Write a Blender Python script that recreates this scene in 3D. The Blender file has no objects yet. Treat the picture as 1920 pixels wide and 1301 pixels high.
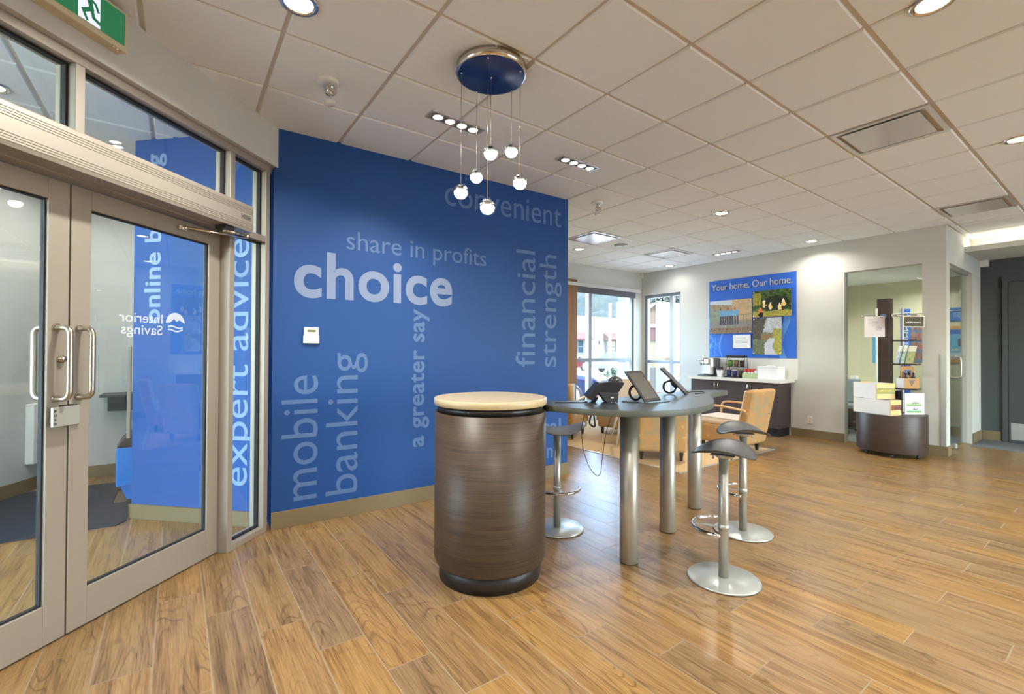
import bpy, bmesh, math, random
from math import sin, cos, pi, radians, sqrt, atan2, hypot, floor
from mathutils import Vector, Matrix, noise
SC = bpy.context.scene
COL = SC.collection
random.seed(7)

# ---------------------------------------------------------------- camera
CZ, CEIL = 1.356, 3.042
def cam_axes(yaw, pitch, roll):
    f = Vector((cos(pitch)*cos(yaw), cos(pitch)*sin(yaw), sin(pitch)))
    r = Vector((sin(yaw), -cos(yaw), 0)); u = r.cross(f)
    c, s = cos(roll), sin(roll)
    return c*r + s*u, -s*r + c*u, f
_r, _u, _f = cam_axes(0.94256, 0.008657, 0.004688)
cam = bpy.data.cameras.new('camera'); camo = bpy.data.objects.new('camera', cam); COL.objects.link(camo)
cam.sensor_width = 36.0; cam.lens = 865.96*36.0/1920.0; cam.clip_start = 0.05; cam.clip_end = 2000
m = Matrix.Identity(4)
for i in range(3):
    m[i][0] = _r[i]; m[i][1] = _u[i]; m[i][2] = -_f[i]
m[2][3] = CZ
camo.matrix_world = m
SC.camera = camo

# ---------------------------------------------------------------- view, world, sun
SC.view_settings.view_transform = 'Standard'; SC.view_settings.look = 'None'
SC.view_settings.gamma = 1.0; SC.view_settings.exposure = 0.3; SC.view_settings.use_curve_mapping = False
SC.render.engine = 'CYCLES'
cy = SC.cycles
cy.max_bounces = 10; cy.diffuse_bounces = 5; cy.glossy_bounces = 5; cy.transmission_bounces = 8; cy.transparent_max_bounces = 24
cy.sample_clamp_indirect = 5.0; cy.caustics_reflective = False; cy.caustics_refractive = False
cy.use_denoising = True; cy.blur_glossy = 0.8
W = bpy.data.worlds.new('world'); SC.world = W; W.use_nodes = True
nt = W.node_tree; bg = nt.nodes['Background']
sky = nt.nodes.new('ShaderNodeTexSky'); sky.sky_type = 'NISHITA'; sky.sun_disc = False
sky.sun_elevation = radians(58); sky.sun_rotation = radians(200); sky.air_density = 1.0; sky.dust_density = 0.6
nt.links.new(sky.outputs[0], bg.inputs[0]); bg.inputs[1].default_value = 3.2

def light(name, kind, loc, energy, color=(1, 1, 1), target=None, **kw):
    l = bpy.data.lights.new(name, kind); l.energy = energy; l.color = color
    for k, v in kw.items(): setattr(l, k, v)
    o = bpy.data.objects.new(name, l); COL.objects.link(o); o.location = loc
    if target is not None:
        o.rotation_euler = (Vector(target)-Vector(loc)).to_track_quat('-Z', 'Y').to_euler()
    return o
light('sun', 'SUN', (0, 0, 40), 24, (1, .96, .90), target=(7, 22, 0), angle=radians(.6))
# daylight portals in the real and added window openings (they only guide the sky light)
for nm, loc, tgt, sx, sy in (('portal_side', (7.05, 6.62, 1.3), (7.05, 5, 1.3), 1.7, 2.6), ('portal_rear', (6.05, -4.3, 1.23), (6.05, 0, 1.23), 5.1, 2.25), ('portal_porch', (-4.3, 1.45, 1.5), (-2, 1.45, 1.5), 4.2, 3.0), ('portal_porch_end', (-3.3, 3.75, 1.5), (-3.3, 2, 1.5), 1.5, 2.8), ('portal_end', (8.42, 5.95, 1.3), (7, 5.95, 1.3), .9, 2.5)):
    o = light(nm, 'AREA', loc, 1, target=tgt, shape='RECTANGLE', size=sx, size_y=sy)
    o.data.cycles.is_portal = True
WARM = (1.0, .965, .90)

# ---------------------------------------------------------------- helpers
class MB:
    """collects shapes into one mesh"""
    def __init__(s): s.bm = bmesh.new()
    def box(s, x0, x1, y0, y1, z0, z1, M=None):
        vs = [s.bm.verts.new(Vector(p)) for p in ((x0,y0,z0),(x1,y0,z0),(x1,y1,z0),(x0,y1,z0),(x0,y0,z1),(x1,y0,z1),(x1,y1,z1),(x0,y1,z1))]
        for f in ((3,2,1,0),(4,5,6,7),(0,1,5,4),(1,2,6,5),(2,3,7,6),(3,0,4,7)): s.bm.faces.new([vs[i] for i in f])
        if M is not None:
            for v in vs: v.co = M @ v.co
        return s
    def bbox(s, x0, x1, y0, y1, z0, z1, b=.004, seg=2, M=None):
        """box with rounded edges"""
        t = bmesh.new(); bmesh.ops.create_cube(t, size=1)
        for v in t.verts: v.co = Vector(((x0+x1)/2+v.co.x*(x1-x0), (y0+y1)/2+v.co.y*(y1-y0), (z0+z1)/2+v.co.z*(z1-z0)))
        bmesh.ops.bevel(t, geom=t.edges[:], offset=b, segments=seg, profile=.5, affect='EDGES')
        return s.merge(t, M)
    def merge(s, t, M=None):
        mp = {}
        for v in t.verts: mp[v] = s.bm.verts.new(M @ v.co if M is not None else v.co)
        for f in t.faces:
            try:
                n = s.bm.faces.new([mp[v] for v in f.verts]); n.smooth = f.smooth
            except ValueError: pass
        t.free(); return s
    def lathe(s, prof, seg=32, M=None, smooth=True, ex=1.0, ey=1.0, arc=None):
        """prof: list of (r, z) from bottom to top"""
        rings = []
        for r, z in prof:
            if r < 1e-6: rings.append([s.bm.verts.new((0, 0, z))])
            else: rings.append([s.bm.verts.new((r*ex*cos(2*pi*i/seg), r*ey*sin(2*pi*i/seg), z)) for i in range(seg)])
        for a, b in zip(rings, rings[1:]):
            for i in range(seg):
                j = (i+1) % seg
                if len(a) == 1 and len(b) == 1: continue
                if len(a) == 1: q = [a[0], b[j], b[i]]
                elif len(b) == 1: q = [a[i], a[j], b[0]]
                else: q = [a[i], a[j], b[j], b[i]]
                f = s.bm.faces.new(q); f.smooth = smooth
        for ring, flip in ((rings[0], True), (rings[-1], False)):
            if len(ring) > 1: s.bm.faces.new(ring[::-1] if flip else ring)
        if M is not None:
            for ring in rings:
                for v in ring: v.co = M @ v.co
        return s
    def cyl(s, c, r, h, seg=32, M=None):
        T = Matrix.Translation(c)
        return s.lathe([(r, 0), (r, h)], seg, (M @ T) if M is not None else T, smooth=True)
    def sphere(s, c, r, seg=20, rings=12, sx=1, sy=1, sz=1):
        prof = [(r*sin(pi*i/rings) if 0 < i < rings else 0, -r*cos(pi*i/rings)) for i in range(rings+1)]
        return s.lathe(prof, seg, Matrix.Translation(c) @ Matrix.Diagonal((sx, sy, sz, 1)))
    def tube(s, pts, r, seg=10, closed=False):
        pts = [Vector(p) for p in pts]; n = len(pts); rings = []
        rad = r if isinstance(r, (list, tuple)) else [r]*n
        up = None
        for i, p in enumerate(pts):
            a = pts[(i-1) % n] if (closed or i > 0) else p
            b = pts[(i+1) % n] if (closed or i < n-1) else p
            t = (b-a).normalized()
            if up is None:
                up = Vector((0, 0, 1)) if abs(t.z) < .9 else Vector((1, 0, 0))
            x = up.cross(t)
            if x.length < 1e-5: x = Vector((1, 0, 0)).cross(t)
            x.normalize(); up = t.cross(x).normalized()
            rings.append([s.bm.verts.new(p + rad[i]*(x*cos(2*pi*k/seg)+up*sin(2*pi*k/seg))) for k in range(seg)])
        prs = list(zip(rings, rings[1:])) + ([(rings[-1], rings[0])] if closed else [])
        for a, b in prs:
            for k in range(seg):
                f = s.bm.faces.new([a[k], a[(k+1) % seg], b[(k+1) % seg], b[k]]); f.smooth = True
        if not closed: s.bm.faces.new(rings[0][::-1]); s.bm.faces.new(rings[-1])
        return s
    def prism(s, poly, z0, z1, M=None, smooth=False):
        a = [s.bm.verts.new((x, y, z0)) for x, y in poly]; b = [s.bm.verts.new((x, y, z1)) for x, y in poly]
        n = len(poly)
        area = sum(poly[i][0]*poly[(i+1) % n][1]-poly[(i+1) % n][0]*poly[i][1] for i in range(n))
        fs = []
        for i in range(n):
            j = (i+1) % n; f = s.bm.faces.new([a[i], a[j], b[j], b[i]]); f.smooth = smooth; fs.append(f)
        fs.append(s.bm.faces.new(a[::-1])); fs.append(s.bm.faces.new(b))
        if area < 0:
            for f in fs: f.normal_flip()
        if M is not None:
            for v in a+b: v.co = M @ v.co
        return s
    def quad(s, *ps):
        s.bm.faces.new([s.bm.verts.new(Vector(p)) for p in ps]); return s
    def build(s, name, mat, parent=None, world=False, bevel=0, auto=None, M=None):
        me = bpy.data.meshes.new(name)
        if M is not None:
            for v in s.bm.verts: v.co = M @ v.co
        if world and parent is not None:
            T = Matrix.Translation(parent.location) @ parent.rotation_euler.to_matrix().to_4x4()
            T.invert()
            for v in s.bm.verts: v.co = T @ v.co
        s.bm.normal_update(); s.bm.to_mesh(me); s.bm.free()
        o = bpy.data.objects.new(name, me); COL.objects.link(o)
        for mm in (mat if isinstance(mat, (list, tuple)) else [mat]): me.materials.append(mm)
        if parent is not None: o.parent = parent
        if bevel:
            b = o.modifiers.new('bevel', 'BEVEL'); b.width = bevel; b.segments = 2; b.limit_method = 'ANGLE'; b.angle_limit = radians(40)
        return o

def tag(o, label=None, cat=None, group=None, kind=None):
    if label: o['label'] = label
    if cat: o['category'] = cat
    if group: o['group'] = group
    if kind: o['kind'] = kind
    return o
def thing(name, label, cat, loc=(0, 0, 0), rz=0, group=None, kind=None):
    o = bpy.data.objects.new(name, None); COL.objects.link(o); o.empty_display_size = .1
    o.location = loc; o.rotation_euler = (0, 0, rz)
    return tag(o, label, cat, group, kind)
def dup(root, loc, rz, label=None, group=None):
    r = root.copy(); COL.objects.link(r); r.location = loc; r.rotation_euler = (0, 0, rz)
    if label: r['label'] = label
    if group: r['group'] = group
    for ch in list(root.children):
        c = ch.copy(); COL.objects.link(c); c.parent = r
        for g in list(ch.children):
            d = g.copy(); COL.objects.link(d); d.parent = c
    return r
def Rz(a): return Matrix.Rotation(a, 4, 'Z')
def frame(o, x, y, z=None):
    """matrix with origin o, x axis, y axis"""
    x = Vector(x).normalized(); y = Vector(y).normalized(); z = x.cross(y).normalized()
    M = Matrix.Identity(4)
    for i in range(3):
        M[i][0] = x[i]; M[i][1] = y[i]; M[i][2] = z[i]; M[i][3] = o[i]
    return M
def smooth_closed(pts, n=8):
    """closed Catmull-Rom through 2D points"""
    out = []; N = len(pts)
    for i in range(N):
        p0, p1, p2, p3 = (Vector(pts[(i+k-1) % N]) for k in range(4))
        for j in range(n):
            t = j/n
            out.append(tuple(.5*((2*p1)+(p2-p0)*t+(2*p0-5*p1+4*p2-p3)*t*t+(3*p1-p0-3*p2+p3)*t**3)))
    return out
def smooth_open(pts, n=8):
    out = []; P = [Vector(p) for p in pts]; P = [2*P[0]-P[1]]+P+[2*P[-1]-P[-2]]
    for i in range(1, len(P)-2):
        p0, p1, p2, p3 = P[i-1:i+3]
        for j in range(n):
            t = j/n
            out.append(.5*((2*p1)+(p2-p0)*t+(2*p0-5*p1+4*p2-p3)*t*t+(3*p1-p0-3*p2+p3)*t**3))
    out.append(P[-2]); return out

def lettering(body, mat, parent, M, w, h, bold=0.0, name='lettering', depth=.0012, label=None, world=True):
    """text fitted to a w x h box whose lower left corner is the origin of M"""
    cu = bpy.data.curves.new(name, 'FONT'); cu.body = body; cu.size = 1; cu.offset = bold; cu.resolution_u = 6; cu.space_character = 1.0+bold*2.2
    cu.extrude = .01
    o = bpy.data.objects.new(name, cu); COL.objects.link(o)
    dg = bpy.context.evaluated_depsgraph_get(); dg.update()
    me = bpy.data.meshes.new_from_object(o.evaluated_get(dg))
    bpy.data.objects.remove(o)
    xs = [v.co.x for v in me.vertices]; ys = [v.co.y for v in me.vertices]
    x0, x1, y0, y1 = min(xs), max(xs), min(ys), max(ys)
    T = Matrix.Identity(4)
    if world and parent is not None:
        T = (Matrix.Translation(parent.location) @ parent.rotation_euler.to_matrix().to_4x4()).inverted()
    A = T @ M
    for v in me.vertices:
        v.co = A @ Vector(((v.co.x-x0)/(x1-x0)*w, (v.co.y-y0)/(y1-y0)*h, depth*(1 if v.co.z > 0 else 0)))
    me.materials.clear(); me.materials.append(mat); me.name = name
    o = bpy.data.objects.new(name, me); COL.objects.link(o); o.parent = parent
    if label: o['label'] = label
    return o

# ---------------------------------------------------------------- materials
class NT:
    def __init__(s, name):
        s.m = bpy.data.materials.new(name); s.m.use_nodes = True; s.t = s.m.node_tree
        s.b = s.t.nodes['Principled BSDF']; s.out = s.t.nodes['Material Output']
    def n(s, typ, **kw):
        nd = s.t.nodes.new('ShaderNode'+typ)
        for k, v in kw.items(): setattr(nd, k, v)
        return nd
    def l(s, a, b): s.t.links.new(a, b)
    def sock(s, v, i):
        if hasattr(v, 'is_linked'): s.l(v, i)
        else: i.default_value = v
    def math(s, op, a, b=0.0, c=0.0):
        nd = s.n('Math', operation=op)
        for i, v in enumerate((a, b, c)): s.sock(v, nd.inputs[i])
        return nd.outputs[0]
    def ramp(s, fac, stops):
        r = s.n('ValToRGB'); el = r.color_ramp.elements
        while len(el) < len(stops): el.new(.5)
        for e, (p, c) in zip(el, stops): e.position = p; e.color = (*c, 1)
        s.l(fac, r.inputs[0]); return r.outputs[0]
    def mix(s, fac, a, b, mode='MIX'):
        nd = s.n('Mix', data_type='RGBA', blend_type=mode)
        s.sock(fac, nd.inputs[0])
        for v, i in ((a, 6), (b, 7)):
            if isinstance(v, tuple): nd.inputs[i].default_value = (*v[:3], 1)
            else: s.l(v, nd.inputs[i])
        return nd.outputs[2]
    def noise(s, vec, scale, detail=3, rough=.5, dist=0):
        nd = s.n('TexNoise'); nd.inputs['Scale'].default_value = scale; nd.inputs['Detail'].default_value = detail
        nd.inputs['Roughness'].default_value = rough; nd.inputs['Distortion'].default_value = dist
        if vec is not None: s.l(vec, nd.inputs['Vector'])
        return nd.outputs['Fac']
    def mapping(s, scale=(1, 1, 1), coord='Object'):
        tc = s.n('TexCoord'); mp = s.n('Mapping'); mp.inputs['Scale'].default_value = scale
        s.l(tc.outputs[coord], mp.inputs[0]); return mp.outputs[0]
    def bump(s, h, strength=.2, dist=.01):
        b = s.n('Bump'); b.inputs['Strength'].default_value = strength; b.inputs['Distance'].default_value = dist
        s.l(h, b.inputs['Height']); s.l(b.outputs[0], s.b.inputs['Normal'])
    def set(s, color=None, rough=.5, metal=0.0, spec=.5, **kw):
        if color is not None:
            if isinstance(color, tuple): s.b.inputs['Base Color'].default_value = (*color[:3], 1)
            else: s.l(color, s.b.inputs['Base Color'])
        s.sock(rough, s.b.inputs['Roughness']); s.b.inputs['Metallic'].default_value = metal
        s.b.inputs['Specular IOR Level'].default_value = spec
        for k, v in kw.items():
            i = s.b.inputs[k.replace('_', ' ')]
            i.default_value = (*v, 1) if isinstance(v, tuple) and len(v) == 3 else v
        return s.m
def srgb(r, g, b):
    f = lambda c: (c/255/12.92) if c/255 <= .04045 else ((c/255+.055)/1.055)**2.4
    return (f(r), f(g), f(b))
_cache = {}
def plain(name, color, rough=.5, metal=0.0, spec=.5, grain=.06, scale=40, bump=0.0, **kw):
    """a painted/moulded surface with a faint procedural mottle"""
    if name in _cache: return _cache[name]
    t = NT(name); v = t.mapping()
    nz = t.noise(v, scale, 3)
    c = t.mix(nz, tuple(x*(1-grain) for x in color), tuple(min(1, x*(1+grain)) for x in color))
    mt = t.set(c, rough, metal, spec, **kw)
    if bump: t.bump(nz, bump, .002)
    _cache[name] = mt; return mt
def emit(name, color, strength):
    t = NT(name); t.set((.8, .8, .8), .5); t.b.inputs['Emission Color'].default_value = (*color, 1)
    t.b.inputs['Emission Strength'].default_value = strength; return t.m
def glassmat(name, tint=(1, 1, 1), rough=0.0, ior=1.5, minr=0.0):
    t = NT(name); t.t.nodes.remove(t.b)
    tr = t.n('BsdfTransparent'); tr.inputs[0].default_value = (*tint, 1)
    gl = t.n('BsdfGlossy'); gl.inputs['Roughness'].default_value = rough
    fr = t.n('Fresnel'); ge = t.n('NewGeometry')
    t.l(t.math('MULTIPLY_ADD', ge.outputs['Backfacing'], 1/ior-ior, ior), fr.inputs[0])
    mx = t.n('MixShader')
    f = t.math('MAXIMUM', fr.outputs[0], minr) if minr else fr.outputs[0]
    t.l(f, mx.inputs[0]); t.l(tr.outputs[0], mx.inputs[1]); t.l(gl.outputs[0], mx.inputs[2]); t.l(mx.outputs[0], t.out.inputs[0])
    return t.m
def brushed(name, color, rough=.3, sc=(8, 8, 260)):
    t = NT(name); v = t.mapping(sc); nz = t.noise(v, 1, 2)
    c = t.mix(nz, tuple(x*.9 for x in color), tuple(min(1, x*1.06) for x in color))
    return t.set(c, t.math('MULTIPLY_ADD', nz, .12, rough-.06), 1.0)
def laminate(name, dark, light, vert='Z', scale=1.0, rough=.42):
    """streaky wood laminate whose grain runs horizontally"""
    t = NT(name); sx = {'Z': (2.2, 2.2, 170), 'V': (60, 60, 1.5)}[vert]
    v = t.mapping(tuple(a*scale for a in sx))
    a = t.noise(v, 1.0, 5, .7); v2 = t.mapping(tuple(a_*scale*.33 for a_ in sx)); b = t.noise(v2, 1.3, 3, .6)
    f = t.math('MULTIPLY_ADD', b, .30, t.math('MULTIPLY', a, .70))
    c = t.ramp(f, [(.33, dark), (.50, tuple((x+y)/2 for x, y in zip(dark, light))), (.70, light)])
    m_ = t.set(c, rough, 0, .4); t.bump(a, .06, .002); return m_

def floor_material():
    t = NT('wood_look_plank'); tc = t.n('TexCoord'); sep = t.n('SeparateXYZ'); t.l(tc.outputs['Object'], sep.inputs[0])
    X, Y = sep.outputs[0], sep.outputs[1]
    PW, PL = .2017, .9145
    cx = t.math('DIVIDE', t.math('SUBTRACT', X, .131-PW*40), PW)
    k = t.math('FLOOR', cx); fx = t.math('SUBTRACT', cx, k)
    # boards step by a third of their length
    k3 = t.math('MODULO', t.math('SUBTRACT', k, 1.0), 3.0)
    yy = t.math('DIVIDE', t.math('ADD', t.math('SUBTRACT', Y, 1.897-PL*30), t.math('MULTIPLY', k3, .305)), PL)
    r = t.math('FLOOR', yy); fy = t.math('SUBTRACT', yy, r)
    cmb = t.n('CombineXYZ'); t.l(k, cmb.inputs[0]); t.l(r, cmb.inputs[1])
    wn = t.n('TexWhiteNoise', noise_dimensions='3D'); t.l(cmb.outputs[0], wn.inputs['Vector'])
    rnd, rc = wn.outputs['Value'], wn.outputs['Color']
    # grain coordinates, shifted for every board
    off = t.n('VectorMath', operation='SCALE'); t.l(rc, off.inputs[0]); off.inputs['Scale'].default_value = 30
    vec = t.n('VectorMath', operation='ADD'); t.l(tc.outputs['Object'], vec.inputs[0]); t.l(off.outputs[0], vec.inputs[1])
    def mp(sc):
        q = t.n('Mapping'); q.inputs['Scale'].default_value = sc; t.l(vec.outputs[0], q.inputs[0]); return q.outputs[0]
    warp = t.noise(mp((4.2, .85, 1)), 1.0, 2, .45, .25)
    tri = t.math('ABSOLUTE', t.math('SUBTRACT', t.math('FRACT', t.math('MULTIPLY', warp, 24.0)), .5))
    fine = t.noise(mp((170, 5, 1)), 1.0, 4, .7)
    streak = t.noise(mp((26, 1.3, 1)), 1.0, 4, .62, .3)
    blot = t.noise(mp((6, 2.2, 1)), 1.0, 3, .5)
    f = t.math('MULTIPLY_ADD', fine, .46, t.math('MULTIPLY', streak, .54))
    c = t.ramp(f, [(.31, srgb(82, 56, 27)), (.44, srgb(130, 96, 51)), (.56, srgb(162, 124, 69)), (.72, srgb(186, 150, 92))])
    line = t.ramp(tri, [(.0, (1, 1, 1)), (.17, (0, 0, 0))])
    c = t.mix(t.math('MULTIPLY', t.math('MULTIPLY', line, t.ramp(blot, [(.42, (0, 0, 0)), (.62, (1, 1, 1))])), .60), c, srgb(76, 50, 22))
    c = t.mix(t.math('MULTIPLY', t.ramp(streak, [(.52, (0, 0, 0)), (.75, (1, 1, 1))]), .45), c, srgb(104, 84, 56))
    hsv = t.n('HueSaturation'); t.l(c, hsv.inputs['Color'])
    t.l(t.math('MULTIPLY_ADD', rnd, .26, .82), hsv.inputs['Value'])
    t.l(t.math('MULTIPLY_ADD', rnd, .14, .86), hsv.inputs['Saturation'])
    # grout
    gx, gy = .0025/PW, .0025/PL
    ex = t.math('MINIMUM', fx, t.math('SUBTRACT', 1.0, fx)); ey = t.math('MINIMUM', fy, t.math('SUBTRACT', 1.0, fy))
    g = t.math('MAXIMUM', t.math('LESS_THAN', ex, gx), t.math('LESS_THAN', ey, gy))
    c2 = t.mix(g, hsv.outputs[0], srgb(150, 132, 106))
    rg = t.math('MULTIPLY_ADD', g, .55, t.math('MULTIPLY_ADD', fine, .16, .22))
    m_ = t.set(c2, rg, 0, .5)
    hgt = t.math('SUBTRACT', t.math('MULTIPLY', fine, .35), t.math('MULTIPLY', g, 1.0))
    t.bump(hgt, .12, .002)
    return m_

M = {}
M['floor'] = floor_material()
M['tile'] = plain('acoustic_tile', (.86, .895, .89), .95, grain=.035, scale=180, bump=.25, spec=.1)
M['grid'] = plain('ceiling_grid_metal', (.62, .58, .52), .6, grain=.02)
M['wall'] = plain('cream_wall_paint', (.62, .617, .57), .85, grain=.015, scale=90, bump=.05, spec=.25)
M['wall_white'] = plain('white_wall_paint', (.55, .56, .54), .85, grain=.015, scale=90, spec=.25)
M['wall_olive'] = plain('olive_wall_paint', (.60, .57, .42), .85, grain=.015, scale=90, spec=.25)
M['blue'] = plain('blue_wall_vinyl', srgb(31, 76, 141), .55, grain=.03, scale=60, spec=.35)
M['blue_v'] = plain('vestibule_blue_vinyl', srgb(38, 88, 160), .5, grain=.03, scale=60, spec=.35)
M['letter'] = plain('pale_blue_letter', srgb(84, 116, 166), .55, grain=.02)
M['letter_bold'] = plain('greyed_white_letter', srgb(124, 142, 178), .55, grain=.02)
M['letter_v'] = plain('vestibule_letter', srgb(140, 170, 210), .5, grain=.02)
M['base'] = plain('taupe_baseboard', srgb(128, 112, 82), .55, grain=.04)
M['alu'] = plain('clear_anodised_frame', srgb(168, 159, 146), .42, .35, grain=.02, scale=20)
M['gasket'] = plain('black_gasket', (.006, .006, .007), .6)
M['black'] = plain('black_plastic', (.018, .018, .02), .38, grain=.1)
M['charcoal'] = plain('charcoal_plastic', (.04, .04, .042), .45, grain=.08)
M['screen'] = plain('switched_off_screen', (.10, .09, .078), .3, spec=.4)
M['grey_wall'] = plain('dark_grey_paint', srgb(72, 78, 78), .7, grain=.02)
M['grey_door'] = plain('dark_grey_door', srgb(68, 74, 74), .55, grain=.02)
M['carpet'] = plain('grey_carpet', srgb(118, 122, 124), .95, grain=.25, scale=400, bump=.5, spec=.1)
M['rug'] = plain('beige_carpet', srgb(200, 168, 124), .95, grain=.16, scale=300, bump=.4, spec=.1)
M['mat'] = plain('charcoal_entry_mat', srgb(62, 66, 74), .95, grain=.35, scale=260, bump=.6, spec=.1)
M['drum'] = laminate('brown_streaked_laminate', srgb(46, 35, 28), srgb(90, 72, 55))
M['cab'] = laminate('dark_purple_brown_laminate', srgb(50, 42, 44), srgb(86, 74, 74))
M['kiosk'] = laminate('espresso_laminate', srgb(48, 38, 34), srgb(82, 66, 58))
M['band'] = plain('satin_black_band', (.016, .016, .017), .32, grain=.05)
M['plinth'] = plain('black_brown_plinth', (.022, .017, .015), .45)
M['stone'] = plain('cream_quartz', srgb(206, 186, 148), .28, grain=.10, scale=220)
M['slate'] = plain('slate_laminate', srgb(52, 58, 60), .36, grain=.10, scale=150)
M['slate_edge'] = plain('slate_edge', srgb(88, 92, 84), .5, grain=.05, scale=150)
M['steel'] = plain('satin_silver_tube', srgb(184, 180, 168), .38, .6, grain=.03, scale=12)
M['steel_h'] = brushed('satin_steel_handle', (.56, .50, .42), .30, (300, 300, 8))
M['steel_flat'] = plain('satin_silver_plate', srgb(186, 188, 182), .30, .45, grain=.02, scale=20)
M['chrome'] = plain('chrome', (.82, .82, .82), .08, 1.0, grain=.01)
M['nickel'] = plain('polished_nickel', (.75, .70, .62), .14, 1.0, grain=.01)
M['seat'] = plain('charcoal_seat_shell', (.052, .050, .048), .42, grain=.06)
M['navy'] = plain('navy_canopy_plate', srgb(24, 56, 118), .35, grain=.02)
M['white'] = plain('white_plastic', (.80, .79, .75), .4, grain=.02)
M['white_paper'] = plain('white_card', (.84, .84, .83), .7, grain=.03)
M['counter'] = plain('white_quartz_counter', (.78, .76, .70), .3, grain=.04, scale=150)
M['lens'] = emit('lamp_lens', (1, .93, .80), 16)
M['spotlens'] = emit('spot_lens', (1, .96, .88), 22)
M['globe_core'] = emit('globe_glow', (1, .95, .84), 13)
M['cove'] = emit('cove_strip', (1, .90, .70), 8)
M['globe_glass'] = glassmat('globe_glass', (.96, .97, .97), 0, 1.4)
M['glass'] = glassmat('clear_glass', (.94, .965, .955), 0, 1.62)
M['glass_green'] = glassmat('toughened_glass', (.91, .945, .935), 0, 1.5)
M['acrylic'] = glassmat('clear_acrylic', (.95, .96, .97), 0, 1.45)
_t = NT('frosted_decal'); _tr = _t.n('BsdfTransparent'); _mx = _t.n('MixShader'); _mx.inputs[0].default_value = .45
_t.set((.80, .83, .86), .6); _t.l(_tr.outputs[0], _mx.inputs[1]); _t.l(_t.b.outputs[0], _mx.inputs[2]); _t.l(_mx.outputs[0], _t.out.inputs[0])
M['frost'] = _t.m
M['wood_arm'] = laminate('beech_wood', srgb(196, 150, 100), srgb(226, 186, 138), 'Z', .4)
M['leg_dark'] = plain('dark_wood_leg', (.022, .017, .014), .4)
M['panel_brown'] = laminate('brown_panel_laminate', srgb(110, 78, 52), srgb(150, 112, 80), 'V', .6)
M['card'] = plain('brown_cardboard', srgb(186, 142, 92), .8, grain=.08, scale=80)
M['pine'] = laminate('pine_box_wood', srgb(226, 184, 122), srgb(244, 210, 156), 'Z', .5)
M['white_paint_wood'] = plain('white_painted_board', (.82, .82, .80), .6, grain=.03)
M['silver'] = plain('brushed_silver_letter', (.70, .72, .72), .35, .5)
M['poster'] = plain('poster_blue', srgb(46, 104, 208), .45, grain=.05, scale=6)
M['poster_pale'] = plain('poster_pale_swash', srgb(86, 146, 226), .45, grain=.10, scale=14)
M['green_sign'] = NT('green_exit_face').m
_t = M['green_sign'].node_tree.nodes['Principled BSDF']
_t.inputs['Base Color'].default_value = (*srgb(30, 110, 70), 1); _t.inputs['Emission Color'].default_value = (*srgb(36, 120, 78), 1); _t.inputs['Emission Strength'].default_value = .45
M['exit_white'] = emit('exit_pictogram_white', srgb(206, 216, 240), .75)
M['case'] = plain('beige_sign_case', srgb(214, 200, 168), .5, grain=.02)
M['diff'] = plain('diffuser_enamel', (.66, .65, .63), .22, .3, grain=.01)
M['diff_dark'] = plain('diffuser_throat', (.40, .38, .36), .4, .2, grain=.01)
M['red'] = plain('red_plastic', srgb(206, 72, 60), .5)

def fabric_material():
    t = NT('sunburst_fabric'); v = t.mapping((1, 1, 1))
    vo = t.n('TexVoronoi', feature='F1'); vo.inputs['Scale'].default_value = 7.5; vo.inputs['Randomness'].default_value = .55; t.l(v, vo.inputs['Vector'])
    d = vo.outputs['Distance']
    sub = t.n('VectorMath', operation='SUBTRACT')
    mul = t.n('VectorMath', operation='SCALE'); t.l(v, mul.inputs[0]); mul.inputs['Scale'].default_value = 1.0
    t.l(mul.outputs[0], sub.inputs[0]); t.l(vo.outputs['Position'], sub.inputs[1])
    sp = t.n('SeparateXYZ'); t.l(sub.outputs[0], sp.inputs[0])
    hor = t.math('ADD', sp.outputs[0], sp.outputs[1])
    ang = t.math('ARCTAN2', sp.outputs[2], hor)
    rays = t.math('SINE', t.math('MULTIPLY', ang, 20.0))
    rays = t.math('MULTIPLY', t.math('GREATER_THAN', rays, .15), t.math('MULTIPLY', t.math('GREATER_THAN', d, .20), t.math('LESS_THAN', d, .55)))
    core = t.math('LESS_THAN', d, .16)
    c = t.mix(t.noise(v, 120, 3), srgb(158, 134, 100), srgb(176, 152, 116))
    c = t.mix(t.math('MULTIPLY', rays, .85), c, srgb(206, 140, 66))
    c = t.mix(t.math('MULTIPLY', core, .8), c, srgb(208, 168, 100))
    m_ = t.set(c, .9, 0, .15); return m_
M['fabric'] = fabric_material()
M['fabric_pale'] = plain('pale_seat_fabric', srgb(222, 204, 182), .9, grain=.06, scale=200, spec=.15)

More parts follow.
